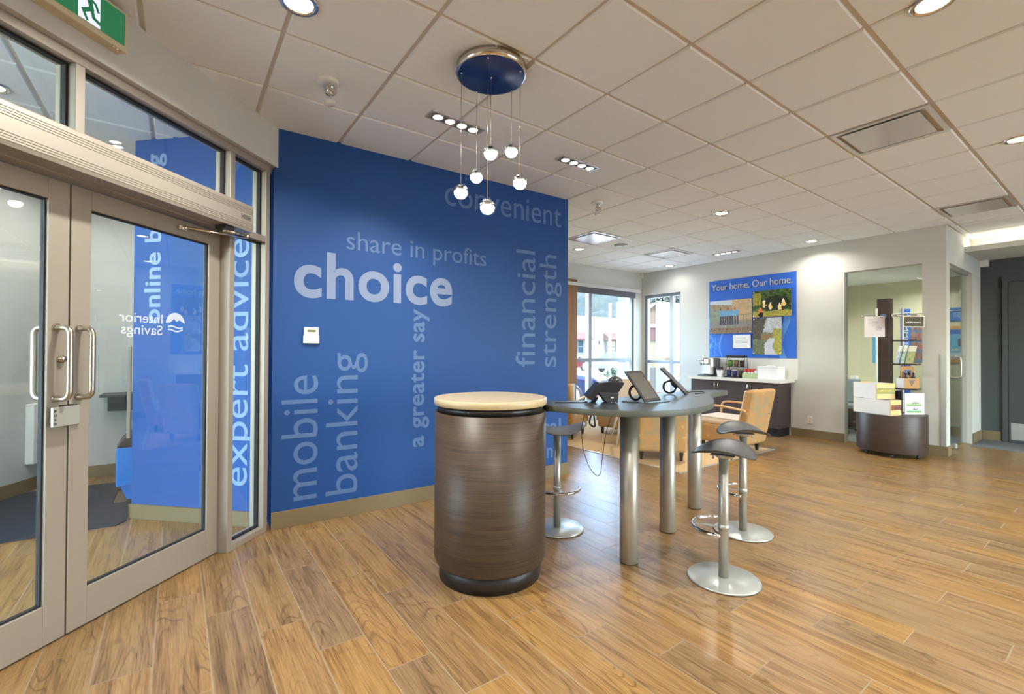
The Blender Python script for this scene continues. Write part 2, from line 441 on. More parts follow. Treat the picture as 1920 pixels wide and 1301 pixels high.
def attr_material(name, rough=.5):
    t = NT(name); a = t.n('Attribute'); a.attribute_name = 'print'
    return t.set(a.outputs['Color'], rough, 0, .3)
M['print'] = attr_material('printed_picture')
def painted(name, w, h, nx, ny, fn, parent, Mx, depth=.004, world=True, back=None):
    """flat printed sheet: a thin board whose face carries colours fn(u, v) cell by cell"""
    bm = bmesh.new(); lay = bm.loops.layers.float_color.new('print')
    V = [[bm.verts.new((w*i/nx, h*j/ny, depth)) for i in range(nx+1)] for j in range(ny+1)]
    for j in range(ny):
        for i in range(nx):
            f = bm.faces.new([V[j][i], V[j][i+1], V[j+1][i+1], V[j+1][i]])
            c = fn((i+.5)/nx, (j+.5)/ny)
            for lp in f.loops: lp[lay] = (*c, 1)
    b = [bm.verts.new((x, y, 0)) for x, y in ((0, 0), (w, 0), (w, h), (0, h))]
    rim = [[V[0][i] for i in range(nx+1)], [V[j][nx] for j in range(ny+1)], [V[ny][nx-i] for i in range(nx+1)], [V[ny-j][0] for j in range(ny+1)]]
    fs = [bm.faces.new(b[::-1])]
    for k in range(4): fs.append(bm.faces.new([b[k], b[(k+1) % 4]]+rim[k][::-1]))
    for f in fs:
        for lp in f.loops: lp[lay] = (.7, .7, .7, 1)
    mb = MB(); mb.bm.free(); mb.bm = bm
    for v in bm.verts: v.co = Mx @ v.co
    return mb.build(name, M['print'], parent, world=world)

def struct(name, mb, mat, label=None, cat=None, parent=None, **kw):
    o = mb.build(name, mat, parent, **kw)
    if parent is None: tag(o, label, cat, kind='structure')
    return o
# the entrance wall runs at 45 degrees: local x along it (s), local y away from the room (n)
S45 = Rz(radians(45))

# ================================================================ SETTING
b = MB().box(-4.2, 10.6, -4.2, 6.62, -.11, 0)
struct('floor', b, M['floor'], 'honey brown wood-look plank floor laid in stepped rows', 'floor')
# ---- ceiling: one mesh of lay-in tiles over a metal grid
GX0, GD, GY0, GE = .4475, .6096, 2.7004, .6154
mb = MB()
def ctile(x0, x1, y0, y1):
    e, c, zt = .011, .018, CEIL+.012
    a = [(x0+e, y0+e, zt), (x1-e, y0+e, zt), (x1-e, y1-e, zt), (x0+e, y1-e, zt)]
    d = [(x0+c, y0+c, CEIL), (x1-c, y0+c, CEIL), (x1-c, y1-c, CEIL), (x0+c, y1-c, CEIL)]
    A = [mb.bm.verts.new(p) for p in a]; D = [mb.bm.verts.new(p) for p in d]
    mb.bm.faces.new(D[::-1])
    for i in range(4): mb.bm.faces.new([A[i], D[i], D[(i+1) % 4], A[(i+1) % 4]][::-1])
VENTS = [(6, -3), (11, -3), (7, 3), (10, 3)]       # cells that hold diffusers
def cells(x_lo, x_hi, y_lo, y_hi):
    for i in range(-9, 18):
        for j in range(-13, 8):
            x0, x1 = max(GX0+GD*i, x_lo), min(GX0+GD*(i+1), x_hi); y0, y1 = max(GY0+GE*j, y_lo), min(GY0+GE*(j+1), y_hi)
            if x1-x0 < .05 or y1-y0 < .05 or (i, j) in VENTS: continue
            ctile(x0, x1, y0, y1)
cells(-4.1, 8.165, -4.1, 6.6); cells(8.165, 9.62, -4.1, 1.55)
struct('ceiling', mb, M['tile'], 'pale square lay-in acoustic tile ceiling', 'ceiling')
b = MB().box(-4.2, 8.3, -4.2, 6.7, CEIL+.012, CEIL+.06).box(8.3, 9.66, -4.2, 1.6, CEIL+.012, CEIL+.06)
struct('trim_1', b, M['grid'], 'metal grid between the square ceiling tiles', 'ceiling grid')

# ---- feature wall with the words
BW0, BW1 = Vector((.585, 3.885, 0)), Vector((3.516, 3.788, 0))
bd = (BW1-BW0).normalized(); bn = Vector((bd.y, -bd.x, 0))          # bn faces the room
L = (BW1-BW0).length
MW = frame(BW0, bd, -bn)
wall_left = struct('wall_left', MB().box(0, L, 0, .15, 0, CEIL+.011, MW), M['blue'], 'royal blue wall covered in pale words', 'wall')
def word(body, d0, d1, z0, z1, mat, bold=0):
    lettering(body, mat, wall_left, frame(BW0+bd*d0+bn*.0002+Vector((0, 0, z0)), bd, (0, 0, 1)), d1-d0, z1-z0, bold)
def word_up(body, d0, d1, z0, z1, mat, bold=0):
    lettering(body, mat, wall_left, frame(BW0+bd*d1+bn*.0002+Vector((0, 0, z0)), (0, 0, 1), -bd), z1-z0, d1-d0, bold)
ml = M['letter']
word('convenient', 1.423, 2.832, 2.715, 2.942, ml)
word('share in profits', .539, 1.873, 2.137, 2.344, ml)
word('choice', .145, 1.506, 1.765, 2.142, M['letter_bold'], .0235)
word_up('financial', 2.230, 2.478, 1.194, 2.406, ml)
word_up('strength', 2.540, 2.842, 1.185, 2.397, ml)
word_up('mobile', .068, .328, .188, 1.158, ml)
word_up('banking', .390, .720, .186, 1.334, ml)
word_up('a greater say', 1.099, 1.279, .494, 1.728, ml, .02)
word('local', 2.38, 2.838, .47, .625, ml, .02)
word('decision', 2.05, 2.724, .205, .365, ml, .02)

# ---- other walls
struct('wall_lounge', MB().box(3.38, 3.50, 3.93, 6.45, 0, CEIL+.011), M['wall'], 'cream wall end behind the blue wall', 'wall')
b = MB()
wy0, wy1, oy0, oy1 = 5.50, 6.40, 1.793, 2.693
for y0, y1, z0, z1 in ((1.55, oy0, 0, CEIL), (oy0, oy1, 2.57, CEIL), (oy1, wy0, 0, CEIL), (wy0, wy1, 2.56, CEIL), (wy0, wy1, 0, .08), (wy1, 6.45, 0, CEIL)):
    b.box(8.165, 8.30, y0, y1, z0, z1+.011 if z1 == CEIL else z1)
wall_far = struct('wall_far', b, M['wall'], 'cream wall behind the coffee counter', 'wall')
b = MB()
for x0, x1, z0, z1 in ((3.38, 6.18, 0, CEIL), (6.18, 7.90, 2.66, CEIL), (6.18, 7.90, 0, .09), (7.90, 8.30, 0, CEIL)):
    b.box(x0, x1, 6.45, 6.60, z0, z1+.011 if z1 == CEIL else z1)
struct('wall_window', b, M['wall'], 'cream wall around the tall street window', 'wall')
b = MB()
for x0, x1, z0, z1 in ((8.30, 8.34, 0, 3.053), (8.34, 9.66, 2.56, 3.053), (9.66, 10.27, 0, 3.053)):
    b.box(x0, x1, 1.55, 1.67, z0, z1)
struct('wall_office', b, M['wall'], 'cream wall around the glass office door', 'wall')
b = MB().box(10.27, 10.42, -4.1, 1.55, 0, 2.82)
# raised border of the flat recessed panel beside the door
wall_right = struct('wall_right', b, M['grey_wall'], 'dark grey wall around the dark grey door', 'wall')
b = MB().box(-4.2, 3.5, -4.25, -4.1, 0, CEIL+.011).box(8.6, 10.42, -4.25, -4.1, 0, CEIL+.011).box(3.5, 8.6, -4.25, -4.1, 0, .12).box(3.5, 8.6, -4.25, -4.1, 2.35, CEIL+.011)
struct('wall_rear', b, M['wall'], 'cream wall opened up for the added rear window, outside the picture', 'wall')
w7 = thing('added_rear_window', 'added rear window behind the camera that lets in fill daylight', 'window', (4.5, -4.18, 0), kind='structure')  # unseen window, added for cool fill daylight from behind the camera
b = MB()
for x in (3.53, 5.21, 6.89, 8.57): b.box(x-.03, x+.03, -4.22, -4.13, .12, 2.35)
for z in (.15, 2.32): b.box(3.5, 8.6, -4.22, -4.13, z-.03, z+.03)
b.build('frame', M['alu'], w7, world=True)
MB().box(3.5, 8.6, -4.184, -4.176, .15, 2.32).build('glass_pane', M['glass'], w7, world=True)
struct('added_canopy', MB().box(-1.5, 10.5, -8.2, -4.25, 2.95, 3.1), M['wall'], 'added unseen canopy keeping sun out of the rear window', 'canopy')  # overhang added only to stop direct sun at the rear window
struct('wall_side', MB().box(-4.25, -4.1, -4.2, -.7, 0, CEIL+.011), M['wall'], 'cream side wall, outside the picture', 'wall')
# entrance wall: bulkhead over the storefront and the piece left of it
b = MB().box(-3.5, 3.30, 2.312, 2.50, 2.74, CEIL+.011, S45).box(-3.5, .53, 2.312, 2.50, 0, 2.74, S45)
struct('wall_entrance', b, M['wall'], 'cream bulkhead wall above the entrance doors', 'wall')
# vestibule
wall_vest = struct('wall_vestibule', MB().box(3.2, 3.32, 2.463, 3.60, 0, CEIL+.011, S45), M['blue_v'], 'blue wall with pale upright words behind the door glass', 'wall')
def vword(body, n0, n1, z0, z1, bold=0):      # reads upwards; n1 is the side of the ascenders
    o = S45 @ Vector((3.1998, n0, z0))
    lettering(body, M['letter_v'], wall_vest, frame(o, (0, 0, 1), S45.to_3x3() @ Vector((0, 1, 0))), z1-z0, n1-n0, bold)
vword('online banking', 3.305, 3.502, 1.560, 2.925, .02)
vword('expert advice', 2.500, 2.772, .305, 2.215)
pA, pB = Vector((-2.6, 3.63, 0)), Vector((-1.0, 6.51, 0))
dA = (pB-pA).normalized()
MA = frame(pA, dA, (-dA.y, dA.x, 0))
struct('wall_porch', MB().box(0, (pB-pA).length, 0, .12, 0, CEIL+.011, MA), M['wall_white'], 'white slanted porch wall behind the left door', 'wall')
struct('wall_end', MB().box(-1.15, .95, 6.58, 6.70, 0, CEIL+.011).box(.83, .95, 4.1, 6.58, 0, CEIL+.011), M['wall_white'], 'white porch end wall behind the ledge', 'wall')
w6 = thing('added_porch_glazing', 'added glazed porch front, out of view, bringing in daylight', 'window', (-4.1, 1.5, 0), kind='structure')  # unseen glazing, added so that daylight reaches the porch
b = MB()
for y in (-.70, .72, 2.14, 3.56): b.box(-4.16, -4.06, y-.03, y+.03, 0, CEIL+.011)
for z in (.03, 2.2, 3.0): b.box(-4.15, -4.07, -.70, 3.56, z-.03, z+.03)
b.box(-4.06, -2.6, 3.55, 3.62, 0, .08).box(-4.06, -2.6, 3.55, 3.62, 2.9, CEIL+.011)
b.build('frame', M['alu'], w6, world=True)
MB().box(-4.115, -4.107, -.70, 3.56, .03, 3.0).box(-4.06, -2.6, 3.58, 3.588, .08, 2.9).build('glass_pane', M['glass'], w6, world=True)

# ---- baseboards
def bb(name, segs, label, mat='base', h=.13):
    b = MB()
    for x0, x1, y0, y1 in segs: b.box(x0, x1, y0, y1, .001, h)
    struct(name, b, M[mat], label, 'baseboard')
struct('baseboard_left', MB().box(0, L+.014, -.014, 0, .001, .128, MW).box(L, L+.014, 0, .15, .001, .128, MW), M['base'], 'taupe baseboard along the blue wall', 'baseboard')
bb('baseboard_far', ((8.15, 8.165, 1.535, oy0), (8.15, 8.165, oy1, 3.44), (8.15, 8.165, 4.99, wy0), (8.165, 8.33, 1.535, 1.55)), 'taupe baseboard below the cream coffee wall')
bb('baseboard_window', ((3.5, 6.18, 6.435, 6.45), (7.9, 8.15, 6.435, 6.45), (3.5, 3.515, 3.95, 6.435)), 'taupe baseboard under the street window wall')
bb('baseboard_right', ((10.255, 10.27, 1.33, 1.53), (9.66, 10.27, 1.535, 1.55), (10.255, 10.27, -4.1, .12)), 'taupe baseboard under the dark grey wall', h=.15)
struct('baseboard_porch', MB().box(3.186, 3.2, 2.463, 3.614, .001, .115, S45).box(3.186, 3.32, 3.60, 3.614, .001, .115, S45), M['base'], 'taupe baseboard under the blue porch wall', 'baseboard')
struct('baseboard_end', MB().box(.2, (pB-pA).length, -.014, 0, .001, .12, MA).box(-1.0, .83, 6.566, 6.58, .001, .12), M['base'], 'taupe baseboard along the white porch walls', 'baseboard')

# ---- lowered corridor ceiling with its light cove
b = MB().box(9.18, 10.27, -4.1, 1.55, 2.81, 2.835).box(9.18, 9.20, -4.1, 1.55, 2.835, 2.885)
b.box(9.60, 9.64, -4.1, 1.55, 2.835, CEIL+.012)
struct('trim_2', b, M['wall'], 'lowered ceiling with a lit cove edge over the corridor', 'cove')
b = MB().box(9.34, 9.38, -4.0, 1.50, 2.836, 2.856)
tag(b.build('cove_light_strip', M['cove']), 'warm linear light lying in the cove over the corridor', 'light strip')
light('cove_lamp', 'AREA', (9.36, -1.2, 2.865), 11, (1, .88, .66), target=(9.36, -1.2, 4), shape='RECTANGLE', size=.05, size_y=5.4)
# ---- office shell
struct('ceiling_office', MB().box(8.30, 10.42, 1.67, 3.52, 2.62, 2.70), M['tile'], 'pale ceiling inside the glass office', 'ceiling')
struct('wall_office_back', MB().box(10.40, 10.52, 1.55, 3.52, 0, 3.053).box(8.30, 10.40, 3.40, 3.52, 0, 3.053), M['wall_olive'], 'olive cream back wall inside the office', 'wall')
struct('baseboard_office', MB().box(10.386, 10.40, 1.67, 3.386, .006, .14).box(8.32, 10.40, 3.386, 3.40, .006, .14), M['base'], 'taupe baseboard inside the office', 'baseboard')
tag(MB().box(8.31, 10.38, 1.68, 3.38, 0, .005).box(9.38, 10.25, -4.05, 1.53, 0, .005).build('carpet', M['carpet']), 'blue-grey carpet in the office and the corridor', 'carpet')
tag(MB().box(4.57, 6.74, 3.09, 6.42, 0, .004).build('carpet', M['rug']), 'beige carpet square under the lounge chairs', 'carpet')
b = MB().box(6.74, 6.765, 3.065, 6.42, 0, .006).box(4.545, 6.74, 3.065, 3.09, 0, .006).box(4.545, 4.57, 3.09, 6.42, 0, .006)
struct('trim_3', b, M['steel_flat'], 'metal edge strip around the beige lounge carpet', 'trim')
tag(MB().prism([(-1.42, 4.72), (-.36, 4.66), (-.31, 4.74), (-.31, 5.30), (-.44, 5.32), (-.44, 5.80), (-.34, 5.82), (-.34, 6.12), (-1.12, 6.18), (-1.30, 5.90)], 0, .012).build('door_mat', M['mat']), 'dark grey entry mat lying in the glazed porch', 'mat')
# stainless corner guard
tag(MB().box(8.152, 8.165, 1.556, 1.606, .13, 1.333).build('corner_guard', M['steel_flat']), 'stainless corner guard strip on the cream wall by the office door', 'corner guard')

# ================================================================ ENTRANCE STOREFRONT
N0, N1 = 2.348, 2.462
win = thing('window_1', 'grey metal entrance frame with transom panes and side light', 'window frame', (0, 0, 0), radians(45), kind='structure')
b = MB()
for s0, s1, z0, z1 in ((2.748, 2.792, 0, 2.69), (3.097, 3.141, 0, 2.69), (.878, .922, 0, 2.69), (.53, .574, 0, 2.69), (.53, 3.141, 2.69, 2.74),
                       (2.792, 3.097, 2.153, 2.20), (.574, .878, 2.153, 2.20), (.922, 2.748, 2.146, 2.20), (1.795, 1.838, 2.20, 2.69), (2.792, 3.097, 0, .045), (.574, .878, 0, .045)):
    b.bbox(s0, s1, N0, N1, z0+.0005, z1, .002, 1)
b.build('frame', M['alu'], win)
PANES = ((.922, 1.795, 2.20, 2.69), (1.838, 2.748, 2.20, 2.69), (2.792, 3.097, 2.20, 2.69), (2.792, 3.097, .045, 2.153), (.574, .878, 2.20, 2.69), (.574, .878, .045, 2.153))
def ring(b, s0, s1, n0, n1, z0, z1, w):
    b.box(s0, s1, n0, n1, z0, z0+w); b.box(s0, s1, n0, n1, z1-w, z1); b.box(s0, s0+w, n0, n1, z0+w, z1-w); b.box(s1-w, s1, n0, n1, z0+w, z1-w)
for p in PANES:
    MB().box(p[0]+.004, p[1]-.004, 2.402, 2.410, p[2]+.004, p[3]-.004).build('glass_pane', M['glass'], win)
    b = MB(); ring(b, p[0], p[1], 2.390, 2.420, p[2], p[3], .011); b.build('gasket', M['gasket'], win)

def door_leaf(idx, s0, s1, label):
    d = thing('door_%d' % idx, label, 'door', (0, 0, 0), radians(45), kind='structure')
    n0, n1 = 2.418, 2.462; st, tr, br = .090, .097, .180; z0, z1 = .008, 2.140
    b = MB().bbox(s0, s0+st, n0, n1, z0, z1, .003, 2).bbox(s1-st, s1, n0, n1, z0, z1, .003, 2)
    b.bbox(s0+st, s1-st, n0, n1, z1-tr, z1, .002, 1).bbox(s0+st, s1-st, n0, n1, z0, z0+br, .002, 1)
    b.build('frame', M['alu'], d)
    g = (s0+st, s1-st, z0+br, z1-tr)
    MB().box(g[0]+.003, g[1]-.003, 2.438, 2.444, g[2]+.003, g[3]-.003).build('glass_pane', M['glass'], d)
    b = MB(); ring(b, g[0], g[1], 2.430, 2.452, g[2], g[3], .007); b.build('gasket', M['gasket'], d)
    return d
def pull(d, s):
    for sg, n in ((-1, 2.418), (1, 2.462)):
        pts = [(s, n, 1.125), (s, n+sg*.045, 1.125)]
        for k in range(1, 7): a = k/6*pi/2; pts.append((s, n+sg*(.045+.035*sin(a)), 1.125+.035-.035*cos(a)))
        for k in range(0, 7): a = k/6*pi/2; pts.append((s, n+sg*(.045+.035*cos(a)), 1.455-.035+.035*sin(a)))
        pts += [(s, n, 1.455)]
        h = MB().tube(pts, .0125, 14); 
        for z in (1.125, 1.455): h.lathe([(.018, 0), (.018, .008)], 18, frame((s, n, z), (1, 0, 0), (0, 0, -sg)))
        h.build('pull_handle', M['steel_h'], d)
dl = door_leaf(1, .926, 1.832, 'left glazed entrance door with push latch box')
dr = door_leaf(2, 1.839, 2.744, 'right glazed entrance door next to the side light')
pull(dl, 1.780); pull(dr, 1.877)
k = MB().lathe([(.017, 0), (.017, .010), (.012, .012), (.012, .022), (0, .023)], 20, frame((1.800, 2.418, 1.308), (1, 0, 0), (0, 0, 1)))
k.build('lock_cylinder', M['steel_h'], dl)
p = MB().bbox(1.738, 1.850, 2.370, 2.386, 1.000, 1.090, .002, 1).build('push_latch', M['steel_flat'], dl)
MB().box(1.795, 1.849, 2.386, 2.418, 1.083, 1.094).box(1.795, 1.849, 2.386, 2.418, .996, 1.006).build('latch_side', M['black'], p)
for i, ch in enumerate('PUSH'):
    lettering(ch, M['black'], p, frame((1.741, 2.3698, 1.066-.019*i), (1, 0, 0), (0, 0, 1)), .009, .012, .02, world=False)
# decal on the right door glass, applied from the street side so it reads backwards from here
def decal(body, s0, s1, z0, z1, bold=.0):
    o = Vector((s1, 2.4372, z0))
    lettering(body, M['frost'], dr, frame(o, (-1, 0, 0), (0, 0, 1)), s1-s0, z1-z0, bold, world=False, depth=.0006)
decal('Interior', 2.086, 2.342, 1.504, 1.558, .004)
decal('Savings', 2.098, 2.342, 1.422, 1.494, .004)
b = MB(); cs, cz, cr = 2.428, 1.512, .064
poly = [(cs+cr*cos(a), cz+cr*sin(a)) for a in [pi*k/20 for k in range(21)]] + [(cs-cr*.55, cz+.004), (cs-cr*.15, cz+.028), (cs+cr*.1, cz+.010), (cs+cr*.4, cz+.022)]
Mg = frame((0, 2.4372, 0), (1, 0, 0), (0, 0, 1))
b.prism(poly, 0, .0006, Mg)
for q in range(2):
    zz = cz-.022-.020*q
    up = [(cs-cr*.8+cr*1.6*k/12, zz+.006*sin(k/12*2*pi+q)+.004) for k in range(13)]; lo = [(x, z-.009) for x, z in up][::-1]
    b.prism(up+lo, 0, .0006, Mg)
b.build('logo_decal', M['frost'], dr)

# ---- door operator and its arm
op = thing('door_operator', 'long grey fluted automatic operator box above the entrance doors', 'door operator', (0, 0, 0), radians(45))
prof = [(2.348, 2.152), (2.240, 2.152)]
for z in (2.170, 2.181, 2.192, 2.203, 2.268, 2.279, 2.290, 2.301): prof += [(2.234, z-.0015), (2.2375, z-.0010), (2.2375, z+.0010), (2.234, z+.0015)]
prof += [(2.234, 2.322), (2.238, 2.328), (2.348, 2.330)]
b = MB(); b.prism(prof, .846, 2.822, frame((0, 0, 0), (0, 1, 0), (0, 0, 1)))
b.build('housing', M['alu'], op)
st = MB().box(2.710, 2.800, 2.2335, 2.2345, 2.222, 2.254).build('sticker', plain('sticker_grey', srgb(150, 142, 126), .5), op)
b = MB(); ring(b, 2.711, 2.799, 2.2325, 2.2335, 2.223, 2.253, .0016)
b.box(2.726, 2.784, 2.2325, 2.2335, 2.2365, 2.2395)
for sgn, s0 in ((1, 2.716), (-1, 2.794)): b.prism([(s0, 2.238), (s0+sgn*.013, 2.245), (s0+sgn*.013, 2.231)], -2.2335, -2.2325, frame((0, 0, 0), (1, 0, 0), (0, 0, 1)))
for k in range(11): b.box(2.728+k*.005, 2.731+k*.005, 2.2325, 2.2335, 2.2425, 2.2475); b.box(2.728+k*.005, 2.731+k*.005, 2.2325, 2.2335, 2.2275, 2.2325)
b.build('sticker_print', M['black'], op)
b = MB().box(2.60, 2.67, 2.25, 2.33, 2.125, 2.152); b.build('spindle_block', M['black'], op)
b = MB().tube([(2.635, 2.29, 2.128), (2.80, 2.262, 2.122)], .010).sphere((2.80, 2.262, 2.122), .018, sz=.8).tube([(2.80, 2.262, 2.112), (2.450, 2.40, 2.098)], .0075)
b.sphere((2.450, 2.40, 2.094), .016, sz=.8).bbox(2.41, 2.47, 2.398, 2.4178, 2.075, 2.105, .004); b.lathe([(.012, 0), (.012, .02)], 14, Matrix.Translation((2.635, 2.29, 2.112)))
b.build('arm', M['nickel'], op)

# ---- exit sign
ex = thing('exit_sign', 'green running-figure exit sign on the bulkhead over the doors', 'exit sign', (0, 0, 0), radians(45))
MB().bbox(1.592, 1.954, 2.250, 2.312, 2.822, 3.020, .004).build('case', M['case'], ex)
MB().box(1.612, 1.936, 2.247, 2.2515, 2.850, 3.004).build('sign_face', M['green_sign'], ex)
MF = frame((1.774, 2.2468, 2.927), (1, 0, 0), (0, 0, 1))
MB().prism([(-.05, -.077), (.045, -.077), (.045, .077), (-.05, .077)], 0, .0006, MF).build('doorway_pictogram', M['exit_white'], ex)
fig = MB(); K = .0012
def limb(pts, w):
    pts = [Vector(p) for p in pts]
    for a, c in zip(pts, pts[1:]):
        d = (c-a).normalized(); nn = Vector((-d.y, d.x))*w
        fig.prism([tuple(a-nn-d*w*.6), tuple(c-nn+d*w*.6), tuple(c+nn+d*w*.6), tuple(a+nn-d*w*.6)], .0006, K, MF)
limb([(-.004, .036), (.006, -.008)], .011); limb([(.006, -.008), (-.030, -.036)], .009); limb([(-.030, -.036), (-.012, -.070)], .006)
limb([(.006, -.008), (.016, -.044), (.056, -.058)], .008); limb([(-.004, .038), (-.026, .028), (-.048, .036)], .006); limb([(-.002, .038), (.024, .024), (.036, -.004)], .006)
fig.prism([(-.008+.013*cos(k*pi/8), .060+.013*sin(k*pi/8)) for k in range(16)], .0006, K, MF)
fig.build('running_figure', M['green_sign'], ex)
MB().sphere((1.915, 2.262, 2.822), .006, 10, 8).sphere((1.895, 2.262, 2.822), .005, 10, 8).build('test_light', M['chrome'], ex)

# ---- thermostat on the blue wall
th = thing('thermostat', 'white wall thermostat with a small display on the blue wall', 'thermostat')
Mt = frame(BW0+bd*.2715+bn*.0+Vector((0, 0, 1.470)), bd, (0, 0, 1))
MB().bbox(-.054, .054, -.062, .064, 0, .026, .006, 2, Mt).prism([(-.058, -.06), (.058, -.06), (.058, .0), (-.058, .0)], 0, .022, Mt).build('body', M['white'], th)
MB().prism([(-.030, .028), (.030, .028), (.030, .044), (-.030, .044)], .0262, .027, Mt).build('display', plain('lcd_green', srgb(96, 98, 40), .3), th)

# ================================================================ CEILING FITTINGS
def downlight(x, y, label, energy, ztop=CEIL, r=.088):
    t = thing('downlight', label, 'ceiling light', (x, y, ztop), group='round ceiling downlights')
    MB().lathe([(r*.76, -.004), (r*.80, -.010), (r, -.009), (r*1.04, -.002), (r*1.04, .004)], 40).build('trim_ring', M['nickel'], t)
    MB().lathe([(0, -.0075), (r*.5, -.0070), (r*.75, -.0045), (r*.75, .0)], 32).build('lens', M['lens'], t)
    if energy:
        o = light('downlight_lamp', 'AREA', (x, y, ztop-.02), energy, WARM, target=(x, y, 0), shape='DISK', size=.13)
        o.data.spread = radians(150)
    return t
DL = [(.465, 2.415, 'round downlight nearest the exit sign, cut by the top edge', 40), (2.93, .60, 'round downlight cut by the top edge at the right', 27),
      (5.345, .585, 'round downlight cut by the right edge of the photo', 28), (5.33, 3.03, 'round downlight in the middle of the ceiling, above the table end', 28),
      (7.77, 2.99, 'round downlight close to the cream wall by the office opening', 9), (5.355, 5.51, 'round downlight beside the square diffuser, by the blue wall end', 9),
      (7.80, 5.50, 'round downlight in front of the corner of the street windows', 3)]
for x, y, lb, e in DL: downlight(x, y, lb, e)
for x, y in ((.465, -.02), (2.93, -1.85), (5.345, -1.85), (.465, -2.4), (-2.0, -.02), (7.78, -1.85)):
    downlight(x, y, 'round ceiling downlight behind the photographer', 34)
downlight(-.98, 4.35, 'round downlight in the glazed porch ceiling', 17)
downlight(-.6, 5.75, 'round downlight at the back of the glazed porch', 14)
downlight(8.85, 3.13, 'small round downlight inside the office at the left', 16, 2.62, .06)
downlight(9.75, 2.1, 'small round downlight inside the office at the right', 16, 2.62, .06)
light('corridor_lamp', 'AREA', (9.75, .3, 2.79), 5, WARM, target=(9.75, .3, 0), shape='DISK', size=.12)

def strip(cx, cy_, rz, label, aims, energy):
    t = thing('spot_strip', label, 'ceiling light', (cx, cy_, CEIL), rz, group='four-lamp recessed strips')
    b = MB(); w, d = .225, .058
    b.box(-w, w, -d, -d+.014, -.010, .004); b.box(-w, w, d-.014, d, -.010, .004); b.box(-w, -w+.014, -d+.014, d-.014, -.010, .004); b.box(w-.014, w, -d+.014, d-.014, -.010, .004)
    b.build('frame', M['diff'], t)
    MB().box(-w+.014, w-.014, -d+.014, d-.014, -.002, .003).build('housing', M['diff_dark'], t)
    for k in range(4):
        x = (k-1.5)*.101
        l = MB().lathe([(.034, -.004), (.034, -.014), (.042, -.016), (.043, -.004)], 28, Matrix.Translation((x, 0, 0))).build('lamp', M['steel_flat'], t)
        MB().lathe([(0, -.013), (.033, -.013), (.033, -.006)], 24, Matrix.Translation((x, 0, 0))).build('lamp_lens', M['spotlens'], l)
        if aims:
            p = Vector((cx, cy_, CEIL-.03)) + Rz(rz).to_3x3() @ Vector((x, 0, 0))
            o = light('strip_lamp', 'SPOT', p, energy, (1, .90, .74), target=aims[k], spot_size=radians(62), spot_blend=.8, shadow_soft_size=.03)
    return t
strip(1.655, 2.995, radians(3), 'four-lamp strip light behind the pendant cluster', [(.95, 3.85, 1.45), (1.25, 3.85, 1.6), (1.55, 3.85, 1.3), (1.95, 3.85, 1.2)], 24)
strip(2.895, 2.995, radians(1), 'four-lamp strip light to the right of the pendant cluster', [(2.3, 3.8, 1.3), (2.7, 2.9, 0), (3.0, 2.2, 1.0), (3.2, 2.4, 1.0)], 18)
strip(7.525, 4.20, radians(90), 'four-lamp strip light by the wall above the coffee poster', [(8.1, 3.6, 1.3), (8.1, 4.0, 1.4), (8.1, 4.4, 1.3), (8.1, 4.8, 1.3)], 4)

def diffuser(i, j, label):
    x0, y0 = GX0+GD*i, GY0+GE*j
    t = thing('air_diffuser', label, 'air vent', (x0+GD/2, y0+GE/2, CEIL), group='square ceiling air diffusers')
    hw, hh = GD/2-.012, GE/2-.012
    b = MB(); w = .03
    b.box(-hw, hw, -hh, -hh+w, -.004, .010); b.box(-hw, hw, hh-w, hh, -.004, .010); b.box(-hw, -hw+w, -hh+w, hh-w, -.004, .010); b.box(hw-w, hw, -hh+w, hh-w, -.004, .010)
    b.build('frame', M['diff'], t)
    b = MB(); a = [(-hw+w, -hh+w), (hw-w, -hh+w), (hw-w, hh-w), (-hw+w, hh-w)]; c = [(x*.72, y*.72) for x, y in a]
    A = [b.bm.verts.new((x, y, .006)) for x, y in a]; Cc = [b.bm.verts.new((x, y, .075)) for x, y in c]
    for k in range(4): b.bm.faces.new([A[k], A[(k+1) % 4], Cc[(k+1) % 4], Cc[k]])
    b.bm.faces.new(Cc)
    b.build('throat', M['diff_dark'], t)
    MB().bbox(-.235, .235, -.235, .235, -.010, -.002, .003).tube([(.1, .1, -.003), (.1, .1, .07)], .006).tube([(-.1, -.1, -.003), (-.1, -.1, .07)], .006).build('face_plate', M['diff'], t)
diffuser(6, -3, 'square plate diffuser at the upper right, the nearest one')
diffuser(11, -3, 'square plate diffuser next to the lit cove')
diffuser(7, 3, 'bright square diffuser just right of the blue wall')
diffuser(10, 3, 'smaller looking square diffuser between the blue wall and the poster')

def ceiling_head(x, y, a, label):
    t = thing('emergency_head', label, 'ceiling spotlight', (x, y, CEIL), a, group='ceiling twin heads')
    MB().lathe([(0, -.022), (.058, -.020), (.066, -.012), (.066, .002)], 28).build('base_plate', M['white'], t)
    MB().lathe([(.010, -.05), (.010, -.018)], 12).build('stem', M['white'], t)
    Mh = Matrix.Translation((0, -.02, -.065)) @ Matrix.Rotation(radians(75), 4, 'X')
    MB().lathe([(.018, -.03), (.034, .0), (.037, .02), (.030, .020), (.026, .012), (0, .008)], 24, Mh).build('lamp_head', M['nickel'], t)
    Mh = Matrix.Translation((.018, .012, -.095)) @ Matrix.Rotation(radians(165), 4, 'X')
    MB().lathe([(0, -.035), (.016, -.034), (.020, 0), (.034, .035), (.034, .042), (0, .036)], 24, Mh).build('lamp_head', M['white'], t)
ceiling_head(.752, 3.012, 0.5, 'white twin spotlight head on the ceiling left of the pendants')
ceiling_head(3.837, 3.66, 0.2, 'white twin spotlight head on the ceiling just past the blue wall')
t = thing('ceiling_speaker', 'small pale round speaker grille on the ceiling between two diffusers', 'speaker', (5.67, 4.89, CEIL))
